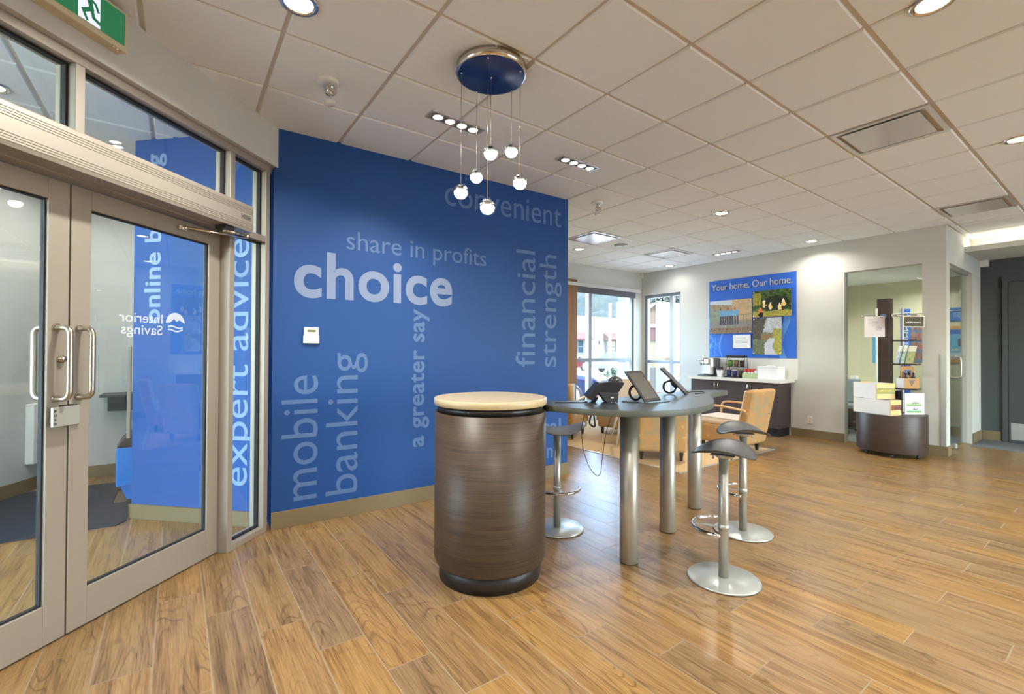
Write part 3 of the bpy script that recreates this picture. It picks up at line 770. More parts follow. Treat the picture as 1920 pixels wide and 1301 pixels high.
MB().lathe([(0, -.030), (.07, -.028), (.10, -.014), (.105, .002)], 32).build('grille', M['diff_dark'], t)
t = thing('motion_sensor', 'small white sensor high in the corner by the street window', 'sensor', (8.155, 6.43, 2.99))
MB().bbox(-.035, .008, -.035, .018, -.05, .05, .008).build('body', M['white'], t)
t = thing('motion_sensor', 'small white sensor under the lowered corridor ceiling', 'sensor', (10.235, 1.50, 2.76))
MB().bbox(-.035, .035, -.05, .05, -.05, .05, .008).build('body', M['white'], t)

# ---- pendant cluster
pc = thing('pendant_cluster', 'cluster of six glowing glass globes hanging from a round canopy', 'pendant light', (1.50, 2.285, 2.99))
MB().lathe([(.196, .0), (.205, .0), (.205, .050)], 64).build('canopy', M['nickel'], pc)
MB().lathe([(0, -.001), (.196, -.001), (.196, .004)], 64).build('canopy_plate', M['navy'], pc)
for x, y, z in ((1.335, 2.354, 2.283), (1.512, 2.470, 2.449), (1.384, 2.143, 2.151), (1.500, 2.290, 2.531), (1.681, 2.331, 2.605), (1.603, 2.137, 2.334)):
    lx, ly, lz, R_ = x-1.50, y-2.285, z-2.99, .0445
    c = MB().tube([(lx, ly, -.001), (lx, ly, lz+R_)], .0016, 8).lathe([(.005, -.014), (.005, -.001)], 12, Matrix.Translation((lx, ly, 0))).build('cord', M['nickel'], pc)
    g = MB().sphere((lx, ly, lz), R_, 28, 18).build('globe', M['globe_glass'], pc)
    MB().lathe([(0, R_*.90), (R_*.30, R_*.86), (R_*.60, R_*.66), (R_*.80, R_*.36), (R_*.86, R_*.12), (0, R_*.12)][::-1], 24, Matrix.Translation((lx, ly, lz))).build('cap', M['chrome'], g)
    MB().lathe([(0, -R_*.90), (R_*.5, -R_*.76), (R_*.80, -R_*.42), (R_*.88, -R_*.10), (R_*.86, R_*.04), (R_*.5, R_*.08), (0, R_*.08)], 24, Matrix.Translation((lx, ly, lz))).build('diffuser', M['globe_core'], g)

# ================================================================ COUNTER, TABLE, STOOLS
dc = thing('drum_counter', 'round brown laminate counter drum with a cream stone top', 'counter', (1.579, 2.396, 0))
MB().lathe([(.309, 0.001), (.309, .112)], 72).build('plinth', M['plinth'], dc)
MB().lathe([(.318, .095), (.330, .100), (.341, .125), (.341, .990)], 96).build('body', M['drum'], dc)
MB().lathe([(.326, .990), (.326, 1.031)], 96).build('recess_band', M['band'], dc)
MB().lathe([(.340, 1.030), (.345, 1.034), (.345, 1.068), (.341, 1.073)], 96).build('stone_top', M['stone'], dc)

TZ = 1.02
tb = thing('standing_table', 'curved slate grey bar table on three steel columns', 'table', (2.97, 2.1, 0))
outline = [(1.872, 2.20), (1.90, 2.06), (1.95, 1.91), (2.045, 1.765), (2.16, 1.665), (2.30, 1.612), (2.45, 1.592), (2.63, 1.612), (2.80, 1.66), (2.95, 1.73), (3.10, 1.82),
           (3.21, 1.895), (3.33, 1.985), (3.47, 2.055), (3.68, 2.115), (3.885, 2.150), (3.90, 2.20), (3.84, 2.26), (3.70, 2.33), (3.52, 2.37), (3.30, 2.365), (2.90, 2.315), (2.69, 2.275), (2.46, 2.255), (2.27, 2.275), (2.14, 2.33), (2.02, 2.43), (1.930, 2.42), (1.918, 2.30)]
pl = [(x-2.97, y-2.1) for x, y in smooth_closed(outline, 5)]
b = MB(); b.prism(pl, TZ-.0365, TZ, smooth=True)
tt = b.build('tabletop', [M['slate'], M['slate_edge']], tb)
for f in tt.data.polygons:
    if abs(f.normal.z) < .5: f.material_index = 1
    else: f.use_smooth = False
bv = tt.modifiers.new('bevel', 'BEVEL'); bv.width = .002; bv.segments = 2; bv.limit_method = 'ANGLE'; bv.angle_limit = radians(50)
MB().box(-1.07, -.92, .12, .24, TZ-.046, TZ-.0365).build('bracket', M['black'], tb)
for x, y in ((2.371, 1.972), (3.015, 2.140), (3.660, 2.325)):
    x, y = (x, y)
    l = MB().lathe([(.0555, .006), (.0575, .008), (.0575, TZ-.037)], 48, Matrix.Translation((x-2.97, y-2.1, 0))).build('leg', M['steel'], tb)
    MB().lathe([(.048, .0005), (.048, .010)], 32, Matrix.Translation((x-2.97, y-2.1, 0))).build('foot', M['black'], l)

def make_stool(label):
    t = thing('bar_stool', label, 'stool', group='saddle bar stools')
    MB().lathe([(.196, .0005), (.203, .004), (.203, .009), (.198, .013), (.03, .016), (0, .016)], 72).build('base_plate', M['steel_flat'], t)
    p = MB().lathe([(.0275, .014), (.0275, .735)], 36).build('post', M['steel'], t)
    # foot ring: an open hoop in front (+x is the sitter's front)
    pts = [(.172*cos(a), .172*sin(a), .312) for a in [radians(-78+156*k/24) for k in range(25)]]
    fr = MB().tube(pts, .0115, 12).sphere(pts[0], .0117, 12, 8).sphere(pts[-1], .0117, 12, 8)
    fr.build('foot_ring', M['chrome'], t)
    fb = MB().box(.0, .168, -.014, .014, .3085, .3125).lathe([(.032, .298), (.032, .330)], 24); fb.build('foot_ring_bracket', M['steel_flat'], t)
    # saddle seat shell: the long axis (y) rises to its ends, front and back fall away
    bm = bmesh.new(); nr, na = 10, 56; A_, B_ = .178, .215
    def z(x, y): return .772 + .72*y*y - .90*x*x
    def pt(r, k):
        ca, sa = cos(2*pi*k/na), sin(2*pi*k/na); e = (abs(ca)**2.15+abs(sa)**2.15)**(-1/2.15)
        return r*A_*ca*e, r*B_*sa*e
    top = []; bot = []
    for i in range(nr+1):
        if i == 0: top.append([bm.verts.new((0, 0, z(0, 0)))]); bot.append([bm.verts.new((0, 0, z(0, 0)-.02))]); continue
        r = i/nr; ra, rb = [], []
        for k in range(na):
            x, y = pt(r, k); th_ = .015*(1-.6*r**3)
            ra.append(bm.verts.new((x, y, z(x, y)))); rb.append(bm.verts.new((x*.99, y*.99, z(x, y)-th_)))
        top.append(ra); bot.append(rb)
    for rings, fl in ((top, False), (bot, True)):
        for i in range(nr):
            for k in range(na):
                j = (k+1) % na
                q = [rings[0][0], rings[1][k], rings[1][j]] if i == 0 else [rings[i][k], rings[i+1][k], rings[i+1][j], rings[i][j]]
                bm.faces.new(q[::-1] if fl else q)
    for k in range(na):
        j = (k+1) % na; bm.faces.new([top[nr][k], bot[nr][k], bot[nr][j], top[nr][j]])
    for f in bm.faces: f.smooth = True
    b = MB(); b.bm.free(); b.bm = bm; b.build('seat', M['seat'], t).rotation_euler.z = 0
    b = MB().lathe([(.028, .718), (.05, .735), (.05, .745)], 28)
    for sx in (-1, 1):
        for sy in (-1, 1): b.lathe([(.006, .722), (.006, .748)], 10, Matrix.Translation((sx*.05, sy*.05, 0)))
    b.box(-.065, .065, -.065, .065, .742, .748); b.build('seat_mount', M['steel_flat'], t)
    return t
def swivel(st, ring_dir, seat_dir):          # foot ring and seat turn separately; both directions are (across, away) from the tripod
    w = lambda d: atan2(d[0]*-.588+d[1]*.809, d[0]*.809+d[1]*.588)
    st.rotation_euler.z = w(ring_dir)
    for c in st.children:
        if c.name.split('.')[0] in ('seat', 'seat_mount'): c.rotation_euler.z = w(seat_dir)-w(ring_dir)
st1 = make_stool('dark bar stool nearest the camera, in front of the table'); st1.location = (2.655, 1.495, 0)
st2 = dup(st1, (3.467, 1.80, 0), 0, 'dark bar stool at the far right end of the table')
st3 = dup(st1, (2.372, 2.668, 0), 0, 'dark bar stool behind the drum counter, before the blue wall')
swivel(st1, (-.93, .37), (-.84, .54)); swivel(st2, (-.93, .37), (-.98, .20)); swivel(st3, (.15, -.99), (.10, -1.0))

# ================================================================ ON THE TABLE
E_LAT, E_FWD = Vector((.809, -.588, 0)), Vector((.588, .809, 0))      # across / away, as one stands at the tripod
def at(lat, fwd, z): return E_FWD*fwd + E_LAT*lat + Vector((0, 0, z))
t = thing('desk_phone', 'bulky black tilted phone terminal on the table, seen from behind', 'phone', (2.285, 2.105, TZ))
Mp = frame((0, 0, 0), E_LAT, (0, 0, 1))       # polygons below: (across, up), extruded towards the viewer
MB().prism([(-.127, .040), (-.044, .132), (.020, .140), (.115, .136), (.120, .128), (.082, .070), (-.052, .062), (-.070, .034), (-.085, .012)], -.10, .05, Mp).build('console', M['black'], t, bevel=.008)
MB().prism([(-.048, .070), (.080, .070), (.074, .003), (.062, .008), (.034, .010), (.012, .001), (.0, .003)], -.06, .062, Mp).build('stand', M['charcoal'], t, bevel=.004)
MB().prism([(-.085, .014), (-.06, .036), (-.040, .03), (-.058, .0005), (-.070, .0005)], -.09, .0, Mp).build('foot', M['black'], t, bevel=.003)
MB().sphere((0, 0, 0), .048, 24, 14, 1, .75, .62).build('receiver_dome', M['black'], t, M=frame(E_LAT*.070+Vector((0, 0, .137)), E_LAT, (0, 0, 1)))
MB().prism([(.028, .034), (.046, .034), (.046, .042), (.028, .042)], .0622, .0632, Mp).build('rating_label', M['white'], t)
MB().prism([(.066, .150), (.072, .158), (.076, .150)], .030, .037, Mp).build('hook_tab', M['white'], t)

def tablet(p0, p1, lean, label, ring_at, ring_rz):
    p0, p1, lean = Vector(p0), Vector(p1), Vector(lean)
    mid = (p0+p1)/2
    t = thing('tablet', label, 'tablet', tuple(mid), group='tablets on ring stands')
    x = (p1-p0).normalized(); y = lean.normalized(); Mx = frame((0, 0, .0095), x, y); w = (p1-p0).length; h = lean.length
    MB().bbox(-w/2, w/2, 0, h, -.011, .0, .004, 3, Mx).build('case', M['black'], t)
    MB().box(-w/2+.019, w/2-.019, .02, h-.02, -.001, .0008, Mx).build('screen', M['screen'], t)
    b = MB(); Mr = Matrix.Translation(Vector(ring_at)-mid) @ Rz(ring_rz) @ Matrix.Rotation(pi/2, 4, 'X')
    pts = [Mr @ Vector((.047*cos(2*pi*k/32), .047*sin(2*pi*k/32), 0)) for k in range(32)]
    b.tube(pts, .0085, 10, True); b.build('ring_stand', M['black'], t)
    nrm = x.cross(y).normalized()
    bk = Vector((0, 0, .0095)) + y*h*.42 - nrm*.012
    MB().lathe([(.030, 0), (.034, .004), (.034, .020), (.020, .030)], 20, frame(bk, x, y) @ Matrix.Rotation(pi, 4, 'X')).build('mount_hub', M['charcoal'], t)
tablet((2.471, 1.923, TZ), (2.669, 1.945, TZ), (-.030, .145, .195), 'black tablet leaning on a ring stand, screen towards the stools', (2.535, 2.055, TZ+.056), radians(96))
tablet((3.170, 2.085, TZ), (3.355, 2.185, TZ), (-.104, .157, .200), 'black tablet seen edge-on at the far end of the table', (3.175, 2.235, TZ+.056), radians(118))
def cable(name, pts, r, label, m='black', cat='cable'):
    o = MB().tube(smooth_open(pts, 8), r, 8).build(name, M[m]); tag(o, label, cat); return o
# cables lie on the table and hang below its edge
cable('cable', [(2.21, 2.19, TZ+.003), (2.14, 2.17, TZ+.003), (2.09, 2.21, TZ+.003), (2.04, 2.235, TZ+.003), (1.99, 2.26, TZ+.003)], .0028, 'thin black cable lying between phone terminal and drum counter')
cable('cable', [(2.40, 2.06, TZ+.003), (2.44, 1.97, TZ+.003), (2.49, 1.895, TZ+.003), (2.60, 1.88, TZ+.003), (2.70, 1.90, TZ+.003)], .0024, 'thin black cable lying on the table in front of the nearest tablet')
cable('cable', [(3.33, 2.11, TZ+.003), (3.47, 2.13, TZ+.003), (3.56, 2.18, TZ+.003), (3.50, 2.24, TZ+.003), (3.40, 2.22, TZ+.003)], .0028, 'thin black cable looped behind the far tablet')
q = lambda px, py, fw: at((px-960)/866*fw, fw, CZ-(py-659)/866*fw)
cable('cable', [q(1097, 776, 2.98), q(1092, 795, 2.98), q(1091, 812, 2.98), q(1094, 842, 2.98), q(1104, 872, 2.98), q(1116, 889, 2.98), q(1122, 891.5, 2.98), q(1127, 884, 2.98), q(1130, 855, 2.98), q(1136, 815, 2.98), q(1143, 790, 2.98), q(1148, 778, 2.98)], .0022, 'thin black cable hanging in a long loop below the table edge')
cable('cable', [q(1112, 768, 3.30), q(1107, 784, 3.30), q(1106, 794, 3.30), q(1112, 799.5, 3.30), q(1116, 798, 3.30), q(1115, 788, 3.30), q(1112.5, 770, 3.30)], .0065, 'thick black cord bundle hanging under the table behind')

# ================================================================ LOUNGE
def lounge_chair(label):
    t = thing('lounge_chair', label, 'armchair', group='sunburst lounge chairs')
    b = MB().bbox(-.30, .36, -.30, .30, .115, .36, .025, 3); b.build('seat_base', M['fabric'], t)
    bm = MB(); bm.bbox(-.24, .385, -.295, .295, .35, .455, .045, 4)
    bm.build('seat_cushion', M['fabric_pale'], t)
    sh = Matrix.Identity(4); sh[0][2] = -.20
    Mb = Matrix.Translation((-.25, 0, .11)) @ sh
    MB().bbox(-.075, .060, -.30, .30, .0, .75, .045, 4, Mb).build('backrest', M['fabric'], t)
    MB().bbox(.052, .075, -.28, .28, .33, .735, .011, 3, Mb).build('back_cushion', M['fabric_pale'], t)
    for sy in (-1, 1):
        y = sy*.318
        pts = smooth_open([(-.36, y, .585), (-.20, y, .605), (.0, y, .620), (.20, y, .622), (.30, y, .60), (.33, y, .52), (.33, y, .38), (.33, y, .22)], 5)
        MB().tube(pts, .016, 10).build('arm', M['wood_arm'], t)
        for x in (-.23, .29):
            MB().lathe([(.020, 0.001), (.034, .12)], 4, Matrix.Translation((x, sy*.24, 0)) @ Rz(pi/4), smooth=False).build('leg', M['leg_dark'], t)
    return t
lc = lounge_chair('sunburst fabric lounge chair seen from behind between the table legs')
lc.location = (5.07, 3.74, .005); lc.rotation_euler.z = radians(45)
dup(lc, (6.28, 3.42, .005), radians(90), 'sunburst lounge chair in side view with wooden arms, left of the coffee cabinet')
dup(lc, (5.02, 5.52, .005), radians(28), 'sunburst lounge chair partly hidden by the blue wall end')
dup(lc, (6.06, 5.16, .005), radians(197), 'lounge chair facing us behind the phone terminal')
t = thing('coffee_table', 'small round white table with tapered legs between the lounge chairs', 'table', (5.44, 4.60, .005))
MB().lathe([(.30, .42), (.34, .435), (.34, .452), (.335, .456)], 56).build('tabletop', M['white'], t)
for k in range(3):
    a = radians(200+120*k); MB().tube([(.33*cos(a), .33*sin(a), .004), (.17*cos(a), .17*sin(a), .425)], [.010, .026], 14).build('leg', M['white'], t)

# ================================================================ COFFEE COUNTER
cab = thing('coffee_cabinet', 'dark wood-look base cabinet under the white coffee counter', 'cabinet', (7.94, 4.21, 0))
MB().box(7.742, 8.164, 3.446, 4.974, .134, .862).build('body', M['cab'], cab, world=True)
MB().box(7.80, 8.16, 3.47, 4.95, .001, .134).build('toe_kick', plain('dark_toe_kick', (.018, .020, .026), .5), cab, world=True)
for y0, y1, hy in ((3.446, 3.956, 3.925), (3.960, 4.471, 4.440), (4.475, 4.974, 4.505)):
    d = MB().bbox(7.720, 7.741, y0+.001, y1-.001, .136, .860, .002, 1).build('door', M['cab'], cab, world=True)
    h = MB().tube(smooth_open([(7.722, hy, .722), (7.704, hy, .734), (7.692, hy, .773), (7.704, hy, .812), (7.722, hy, .824)], 6), .006, 10)
    T = Matrix.Translation((-7.94, -4.21, 0)); h.build('handle', M['nickel'], d, M=T)
wt = thing('worktop', 'white coffee counter top with a low splashback', 'counter top', (7.92, 4.2, .862))
MB().bbox(7.680, 8.160, 3.385, 5.015, .8625, .910, .003, 2).build('slab', M['counter'], wt, world=True)
MB().box(8.147, 8.163, 3.332, 5.015, .9105, 1.250).build('splashback', M['counter'], wt, world=True)
CT = .9108
cm = thing('coffee_maker', 'silver and black single-cup coffee maker at the left end of the counter', 'coffee maker', (7.93, 4.735, CT), radians(150))
MB().bbox(-.15, -.01, -.115, .115, .0, .335, .02, 3).build('water_tank', M['charcoal'], cm)
MB().bbox(-.02, .06, -.12, .12, .03, .345, .02, 3).build('body', M['steel_flat'], cm)
MB().bbox(.05, .17, -.085, .085, .215, .335, .025, 3).build('brew_head', M['nickel'], cm)
MB().lathe([(.05, -.02), (.05, .045)], 24, Matrix.Translation((.12, 0, .235))).build('pod_holder', M['charcoal'], cm)
MB().bbox(-.02, .18, -.10, .10, .0005, .028, .006, 2).build('drip_tray', M['black'], cm)
MB().tube([(.17, -.06, .29), (.215, -.06, .30), (.215, .06, .30), (.17, .06, .29)], .009).build('lever', M['chrome'], cm)
cu = thing('paper_cup', 'stack of white paper cups with a dark lid beside the coffee maker', 'cup', (7.865, 4.50, CT))
MB().lathe([(0, .0005), (.038, .0005), (.040, .004), (.056, .125), (.058, .128)], 32).build('cup', M['white_paper'], cu)
MB().lathe([(.060, .126), (.060, .140), (.056, .146), (.054, .172), (.046, .176), (0, .174)], 32).build('lid', M['black'], cu)
rk = thing('pod_rack', 'two-tier black wire rack for coffee pods on the counter', 'rack', (7.965, 4.255, CT))
b = MB()
for z, x0 in ((.012, -.11), (.185, -.05)):
    b.tube([(x0, -.16, z), (x0, .16, z), (.10, .16, z), (.10, -.16, z)], .004, 8, True)
    b.tube([(x0-.015, -.16, z+.045), (x0-.015, .16, z+.045)], .0035, 8)
for y in (-.16, .16):
    b.tube([(-.11, y, .003), (.10, y, .003)], .004, 8); b.tube([(-.125, y, .057), (-.11, y, .003)], .004, 8)
    b.tube([(-.11, y, .012), (-.05, y, .185), (-.01, y, .34)], .004, 8); b.tube([(.10, y, .003), (.06, y, .34)], .004, 8)
b.build('wire_frame', M['black'], rk)
MB().box(-.115, .10, -.158, .158, .009, .012).box(-.055, .09, -.158, .158, .181, .184).build('shelf', M['black'], rk)
MB().bbox(-.06, .06, -.165, .165, .345, .385, .01, 2).build('lid', M['black'], rk)
def pod_pack(y, z, x, col, lidc, label):
    t = thing('pod_pack', label, 'coffee pods', (7.965+x, 4.255+y, CT+z), group='packs on the coffee pod rack')
    MB().lathe([(.034, .0), (.043, .105), (.045, .108)], 20).build('pack', plain('pod_'+col[0], col[1], .5), t)
    MB().lathe([(.045, .108), (.040, .118), (0, .119)], 20).build('lid', plain('podlid_'+lidc[0], lidc[1], .5), t)
BR = ('brown', srgb(92, 68, 52)); GRN = ('green', srgb(118, 160, 70)); TAN = ('tan', srgb(150, 126, 100)); NAV = ('navy', srgb(64, 74, 130)); WHT = ('white', srgb(220, 216, 212)); DKB = ('darkbrown', srgb(66, 52, 46))
for args in ((.105, .186, .0, GRN, BR, 'green pod pack, left on the upper rack tier'), (.0, .186, .0, TAN, BR, 'tan pod pack in the middle of the upper rack tier'), (-.105, .186, .0, DKB, TAN, 'dark brown pod pack, right on the upper rack tier'),
             (.105, .014, -.045, NAV, BR, 'navy pod pack with a brown lid, left on the lower rack tier'), (.0, .014, -.045, NAV, WHT, 'navy pod pack with a white lid on the lower rack tier'), (-.105, .014, -.045, BR, DKB, 'brown pod pack, right on the lower rack tier')): pod_pack(*args)
gb = thing('condiment_box', 'pale green open box of sugar packets on the coffee counter', 'box', (7.89, 3.945, CT))
b = MB(); x, y, h = .075, .125, .088
b.box(-x, x, -y, y, .0005, .006); b.box(-x, -x+.006, -y, y, .006, h); b.box(x-.006, x, -y, y, .006, h); b.box(-x+.006, x-.006, -y, -y+.006, .006, h); b.box(-x+.006, x-.006, y-.006, y, .006, h)
b.build('carton', plain('pale_green_card', srgb(172, 186, 136), .7), gb)
for k, (yy, col, lb) in enumerate(((.085, 'red', 'red topped packet bundle at the left of the green box'), (.030, 'red', 'red packet bundle in the middle of the green box'), (-.025, 'red', 'red packet bundle right of the middle in the green box'), (-.085, 'white_paper', 'white packet bundle at the right of the green box'))):
    t = thing('sugar_packets', lb, 'packets', (7.89, 3.945+yy, CT+.0065), group='packet bundles in the green box')
    MB().bbox(-.045, .045, -.022, .022, 0, .10, .004, 2).build('lower_half', M['white_paper'], t)
    MB().bbox(-.045, .045, -.022, .022, .10, .155 if k < 3 else .13, .004, 2).build('upper_half', M[col], t)
wb = thing('storage_box', 'plain white lidded box at the right end of the coffee counter', 'box', (7.91, 3.640, CT))
MB().bbox(-.12, .12, -.165, .165, .0005, .19, .006, 2).build('body', M['white_paper'], wb)
MB().bbox(-.125, .125, -.17, .17, .191, .212, .004, 2).build('lid', M['white_paper'], wb)
MB().bbox(-.02, .02, -.06, .06, .213, .226, .004, 2).build('lid_tab', M['white_paper'], wb)
ot = thing('power_outlet', 'white power outlet low on the cream wall right of the cabinet', 'outlet', (8.164, 3.16, .28))
MB().bbox(-.006, 0, -.036, .036, -.06, .065, .002, 1).build('cover_plate', M['white'], ot)
MB().box(-.0075, -.006, -.017, .017, .006, .036).box(-.0075, -.006, -.017, .017, -.036, -.006).build('socket', M['case'], ot)

# ---- poster board with mounted photographs
FX = lambda Y, z, X=8.145: frame((X, Y, z), (0, -1, 0), (0, 0, 1))
po = thing('poster_board', 'bright blue board with silver motto above the coffee counter', 'poster', (8.15, 4.11, 1.95))
MB().box(8.145, 8.1645, 3.357, 4.870, 1.256, 2.680).build('board', M['poster'], po, world=True)
for base_y, wd, amp, fq in ((4.63, .03, .05, .5), (3.60, .10, .06, .45)):
    b = MB(); q_ = [(base_y+amp*sin(k*fq), 1.258+k*.8/12) for k in range(13)]
    for (a0, b0), (a1, b1) in zip(q_, q_[1:]): b.quad((8.1446, a0, b0), (8.1446, a0-wd, b0), (8.1446, a1-wd, b1), (8.1446, a1, b1))
    b.build('printed_swash', M['poster_pale'], po, world=True)
lettering('Your home. Our home.', M['silver'], po, FX(4.815, 2.492, 8.144), 1.405, .120, 0, 'raised_motto', .012)

def rnd(u, v, s): return max(0, min(1, noise.fractal(Vector((u*s, v*s, 3.1)), .7, 2.1, 4)*.55+.5))
def cmix(a, c, f): return tuple(x+(y-x)*max(0, min(1, f)) for x, y in zip(a, c))
def blob(u, v, cu_, cv, rx, ry): return ((u-cu_)/rx)**2+((v-cv)/ry)**2 < 1
def pic_group(u, v):
    c = cmix(srgb(150, 160, 176), srgb(190, 200, 214), v)
    if v < .9-.1*u: c = cmix(srgb(120, 110, 92), srgb(176, 150, 118), rnd(u, v, 14))
    if u > .55 and v > .4: c = cmix(srgb(190, 170, 140), srgb(170, 140, 100), rnd(u, v, 20))
    if u < .35 and v < .75: c = cmix(srgb(110, 122, 100), srgb(150, 150, 140), rnd(u, v, 10))
    if v < .35: c = cmix(srgb(112, 112, 118), srgb(146, 140, 130), rnd(u*3, v, 12))
    if v < .17: c = cmix(srgb(98, 80, 62), srgb(150, 126, 104), rnd(u*5, v, 12))
    for k in range(8):
        x = .27+k*.058; 
        if blob(u, v, x, .60, .03, .10): c = srgb(104, 156, 196)
        if blob(u, v, x, .73+.015*(k % 2), .016, .035): c = srgb(186, 130, 110) if k % 3 else srgb(120, 70, 60)
        if abs(u-x) < .022 and .26 < v < .52: c = srgb(66, 66, 82)
    if abs(v-.55) < .008 and u > .68 or (abs((u*14) % 1-.5) < .05 and .25 < v < .55 and u > .25): c = srgb(98, 98, 100)
    return c
def pic_volunteers(u, v):
    c = cmix(srgb(20, 34, 16), srgb(92, 122, 62), rnd(u, v, 9)*rnd(u, v, 30)*1.7)
    if blob(u, v, .6, .48, .36, .30): c = cmix(c, srgb(24, 26, 22), .8)
    if u < .22 and .45 < v < .9: c = cmix(c, srgb(190, 170, 60), .6*rnd(u, v, 26)+.2)
    if v < .2+.05*rnd(u, v, 8): c = cmix(srgb(96, 112, 46), srgb(196, 176, 84), rnd(u, v, 30))
    for x, y in ((.30, .46), (.47, .38), (.70, .34), (.80, .48)):
        if blob(u, v, x, y, .05, .11): c = srgb(226, 190, 90) if rnd(u, v, 30) > .45 else srgb(240, 226, 200)
        if blob(u, v, x, y+.13, .025, .045): c = srgb(236, 224, 200)
    if blob(u, v, .20, .24, .06, .12): c = srgb(206, 120, 80)
    if blob(u, v, .22, .08, .07, .10): c = srgb(26, 22, 22)
    return c
def pic_creek(u, v):
    c = cmix(srgb(86, 96, 70), srgb(150, 150, 130), rnd(u, v, 16))
    if v > .6 and u > .25: c = cmix(srgb(205, 212, 222), srgb(130, 132, 124), rnd(u, v, 22)*.9)
    if u < .32+.35*(v-.5) and v > .42: c = cmix(srgb(44, 42, 38), srgb(120, 112, 100), rnd(u*3, v*.6, 18)*.8)
    if .42 < v < .56 and .3 < u < .75: c = cmix(srgb(150, 104, 66), srgb(120, 116, 84), rnd(u, v, 18))
    if u > .72 and v < .7: c = cmix(srgb(112, 124, 60), srgb(196, 184, 90), rnd(u, v, 24))
    w = .10+.30*(.45-v)
    if v < .45 and abs(u-.62+.1*sin(v*9)) < w: c = cmix(srgb(206, 208, 216), srgb(160, 160, 168), rnd(u, v*3, 20)*.6)
    if v < .4 and u < .42: c = cmix(srgb(66, 92, 56), srgb(130, 128, 110), rnd(u, v, 22))
    return c
def mounted(label, y0, y1, z0, z1, nx, ny, fn, name='mounted_photograph', X=8.120, g='photographs on the blue board'):
    t = thing(name, label, 'photograph', (X, (y0+y1)/2, (z0+z1)/2), group=g)
    jit = 0 if name == 'plaque' else (.012 if 'railing' in label else .035)
    wob = lambda u, v: fn(u+jit*noise.noise(Vector((u*17, v*17, 1.0))), v+jit*1.3*noise.noise(Vector((u*19, v*19, 7.0))))
    painted('print', y0-y1, z1-z0, nx, ny, wob, t, FX(y0, z0, X))
    b = MB()
    for yy in (y0-.022, y1+.022):
        for zz in (z0+.022, z1-.022): b.lathe([(.010, -.024), (.010, .004), (.007, .007), (0, .007)], 14, frame((X-.004, yy, zz), (0, -1, 0), (0, 0, 1)))
    b.build('standoff', M['chrome'], t, world=True); return t
def pic_leaves(u, v):
    return cmix(srgb(48, 108, 210), srgb(120, 190, 238), (rnd(u, v, 9)*1.9-.75)*(1.25-u))
painted('printed_leaves', .19, .76, 24, 70, pic_leaves, po, FX(4.868, 1.26, 8.1449), .0006)
mounted('landscape photo of a group in blue shirts by a railing', 4.838, 4.061, 1.694, 2.300, 150, 116, pic_group)
mounted('landscape photo of people in yellow vests among dark trees', 4.042, 3.412, 1.955, 2.410, 130, 96, pic_volunteers)
mounted('portrait photo of a pale creek between trees', 4.042, 3.568, 1.313, 1.942, 100, 132, pic_creek)
def pic_plaque(u, v):
    if (abs(v-.74) < .02 and .2 < u < .75) or (any(abs(v-k) < .012 for k in (.6, .5, .4)) and .12 < u < .85): return srgb(176, 178, 182)
    return srgb(226, 226, 226)
mounted('small white lettered plaque below the group photo', 4.395, 4.079, 1.428, 1.665, 40, 50, pic_plaque, 'plaque')

# ================================================================ DISPLAY TROLLEY
dt = thing('display_trolley', 'dark curved display trolley with a post and shelves before the office opening', 'display stand', (7.78, 2.03, 0))
front = [(7.76+.335*cos(a)*1.0, 2.03+.375*sin(a)) for a in [radians(90+180*k/36) for k in range(37)]]
base = [(x-7.78, y-2.03) for x, y in front] + [(.20, -.34), (.34, -.22), (.34, .22), (.20, .34)]
MB().prism(base, .062, .545, smooth=True).build('base_cabinet', M['kiosk'], dt, bevel=.003)
for x, y in ((-.24, .20), (-.30, -.09), (-.10, -.30), (.24, -.22), (.24, .22)):
    MB().lathe([(.026, -.012), (.026, .012)], 18, frame((x, y, .0275), (1, 0, 0), (0, 0, 1))).box(x-.014, x+.014, y-.016, y+.016, .045, .063).build('caster', M['black'], dt)
MB().box(8.030, 8.150, 2.105, 2.255, .546, 2.115).build('post', M['kiosk'], dt, world=True)
for z in (.868, 1.200, 1.525):
    MB().box(7.925, 8.150, 1.800, 2.104, z-.010, z+.010).build('shelf', M['kiosk'], dt, world=True)
for x, y in ((7.955, 2.235), (8.10, 1.985)): MB().lathe([(.013, .546), (.013, 1.975)], 14, Matrix.Translation((x, y, 0))).build('pole', M['white'], dt, world=True)  # chrome poles: plain white stands in for reflected window light
b = MB().tube([(8.03, 2.18, 1.860), (7.97, 2.18, 1.860), (7.95, 2.235, 1.860), (7.80, 2.36, 1.860)], .011).lathe([(.036, 0), (.036, .018)], 24, frame((8.030, 2.18, 1.865), (0, 1, 0), (0, 0, 1)) @ Matrix.Rotation(pi, 4, 'Y'))
b.build('arm', M['chrome'], dt, world=True)
b = MB().tube([(8.085, 2.104, 1.875), (8.085, 2.04, 1.865), (7.90, 1.955, 1.858), (8.07, 1.83, 1.858)], .011).lathe([(.036, 0), (.036, .018)], 24, frame((8.085, 2.104, 1.875), (1, 0, 0), (0, 0, 1)))
b.build('arm', M['chrome'], dt, world=True)
def sheet(name, label, p0, w, h, nx, ny, fn, d=None, cat='notice', depth=.004, tilt=0):
    d = Vector(d if d is not None else E_LAT).normalized(); up = Vector((0, 0, 1))
    if tilt: up = (up + Vector((d.y, -d.x, 0))*-tilt).normalized()
    t = thing(name, label, cat, tuple(p0)); painted('sheet', w, h, nx, ny, fn, t, frame(p0, d, up), depth); return t
